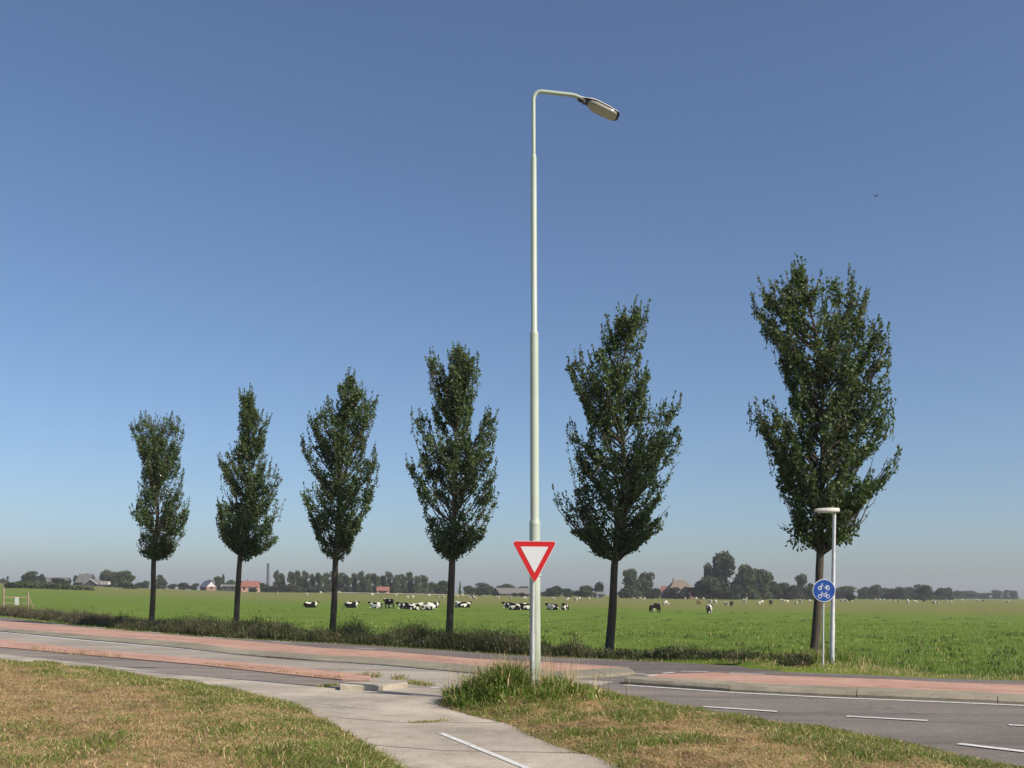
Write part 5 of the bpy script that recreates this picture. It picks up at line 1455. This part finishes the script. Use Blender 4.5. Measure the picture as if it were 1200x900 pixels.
house(72, 688, 480, 7.0, 5, 2.0, 1.6, 4, M['bd'], M['rg'], "low dark shed left of the grey-roofed farmhouse", wins=2, cat="shed", name="shed")
house(57, 685, 520, 7.5, 6, 1.8, 2.0, 0, M['bb'], M['rg'], "brown-roofed shed glimpsed above the hedge at far left", wins=2, cat="shed", name="shed")
house(101, 688, 480, 6.6, 7, 1.9, 3.8, -8, M['bd'], M['rg'], "grey-roofed farmhouse above the hedge at far left", chim=False)
house(110, 688.3, 470, 6.0, 6.6, 1.1, 2.2, 84, M['bd'], M['rg'], "low wing with a white-trimmed gable beside the grey-roofed farmhouse", trim=M['bw'], wins=2, name="wing", cat="outbuilding")
house(244, 691.5, 470, 7.0, 5.0, 1.8, 2.6, -48, M['bb'], M['rb'], "small house with blue roof and white gable", gable=M['bw'])
house(270, 692, 470, 7.0, 5, 2.1, .9, 2, M['bd'], M['rg'], "long low shed with dark wall and white fascia behind the second trunk", wins=2, cat="shed", name="shed", trim=M['bw'])
house(294, 693, 470, 7.6, 6, 2.5, 2.4, 5, M['bp'], M['rr'], "pink farmhouse with a red tiled roof left of the tall chimney", chim=True)
house(284, 692.8, 478, 4.5, 5, 3.2, 1.9, 90, M['bb'], M['rg'], "dark gabled house tucked behind the second roadside trunk")
house(449, 696, 455, 5.2, 4.2, 1.3, 1.5, 3, M['bp'], M['rr'], "red-roofed cottage in front of the poplar row", chim=True, wins=2)
house(600, 699.5, 450, 16, 8, 1.2, 2.3, 26, M['bd'], M['rg'], "long low barn with grey roof and dark gable left of the lamp post", wins=4, cat="barn", name="barn")
house(796, 701.5, 450, 14, 12, 2.2, 6.0, 6, M['bb'], M['rt'], "thatched pyramid-roofed farm between the far trees", hip=.72, chim=True, cat="farmhouse", name="farmhouse")
house(783, 701, 458, 6, 5, 2.6, 2.8, -15, M['bb'], M['rr'], "small brown wing left of the thatched farm", wins=2, cat="outbuilding", name="outbuilding")
house(702, 699.5, 440, 3.0, 2.4, 1.5, .9, 20, M['bw'], M['rg'], "small white-walled shed among the trees left of the fifth trunk", wins=1, cat="shed", name="shed")
# tall chimney
b = at_depth(314, 690, 500); z = terr1(b[0], 500)
ch = empty("factory_chimney", (b[0], 500, z), "tall slim brick chimney left of the poplar row", "chimney")
ht = CAM_H + (692.9 - 660) / FPX * 500 - z
m = MB(); m.rings(lathe([(-.5, .85), (ht * .97, .6)], 16), True); m.build("shaft", wallm("chimney_brick", (.095, .10, .11)), ch)
m = MB(); m.rings(lathe([(ht * .955, .66), (ht * .965, .70), (ht * .995, .70), (ht, .62)], 16), True); m.build("rim", wallm("chimney_rim", (.09, .095, .10)), ch)
# white caravan
b = at_depth(124, 688.2, 460); z = terr1(b[0], 460)
cv = empty("caravan", (b[0], 460, z), "white caravan parked beside the farmhouse wing", "caravan")
m = MB(); m.box((-1.9, -1, .9), (1.9, 1, 2.5)); bevel(m.build("body", M['bw'], cv), .3, 3)
for sx in (-.45, .45):
    m = MB(); m.tube([(sx, -1.02, .45), (sx, -.8, .45)], .42, 14); m.build("wheel", M['black'], cv)
for sx in (-1.0, .3):
    m = MB(); m.box((sx, -1.02, 1.6), (sx + .9, -1.005, 2.2)); m.build("window", M['gl'], cv)
m = MB(); m.tube([(1.9, 0, .8), (3.0, 0, .55)], .06, 8); m.tube([(2.6, 0, .65), (2.6, 0, -.1)], .06, 8); m.build("drawbar", M['black'], cv)
# pale farm road on the far side of the pasture
L0 = [land(x, y) for x, y in ((380, 694.7), (440, 696.2), (500, 697.2), (560, 698.6))]
V = []; 
for p in L0:
    V += [(p[0], p[1], p[2] + .25), (p[0], p[1] + 9, terr1(p[0], p[1] + 9) + .35)]
m = MB(); m.add(V, [(2 * i, 2 * i + 2, 2 * i + 3, 2 * i + 1) for i in range(len(L0) - 1)])
tag(m.build("farm_road", M['concrete']), kind="structure")

# a bird high over the meadow
bp = at_depth(1027, 229.5, 60)
J = [(0, 0, 0, .045), (.12, 0, .0, .035), (.2, 0, .015, .025), (-.14, 0, -.01, .02), (.04, .16, .05, .022), (-.03, .32, .02, .008), (.04, -.16, .05, .022), (-.03, -.32, .02, .008)]
bm_ = skin_body("bird", J, [(0, 1), (1, 2), (0, 3), (0, 4), (4, 5), (0, 6), (6, 7)], [M['black']], 2)
o = link(bpy.data.objects.new("bird", bm_)); o.location = bp; o.rotation_euler = (R(20), 0, R(200)); o.scale = (.6,) * 3
tag(o, "small dark bird flying high at the right of the sky", "bird")

# ------------------------------------------------------------------ air
def haze():
    m = MB(); m.box((-2500, -120, -1.6), (2500, 2600, 40))
    mat, nt, p = mat_new("haze_air")
    nt.nodes.remove(p)
    v = N(nt, "ShaderNodeVolumePrincipled"); v.inputs["Color"].default_value = (.90, .93, 1.0, 1); v.inputs["Density"].default_value = 0.00021
    v.inputs["Anisotropy"].default_value = 0.1
    nt.links.new(v.outputs[0], nt.nodes["Material Output"].inputs["Volume"])
    o = m.build("haze", mat); tag(o, kind="stuff")
haze()
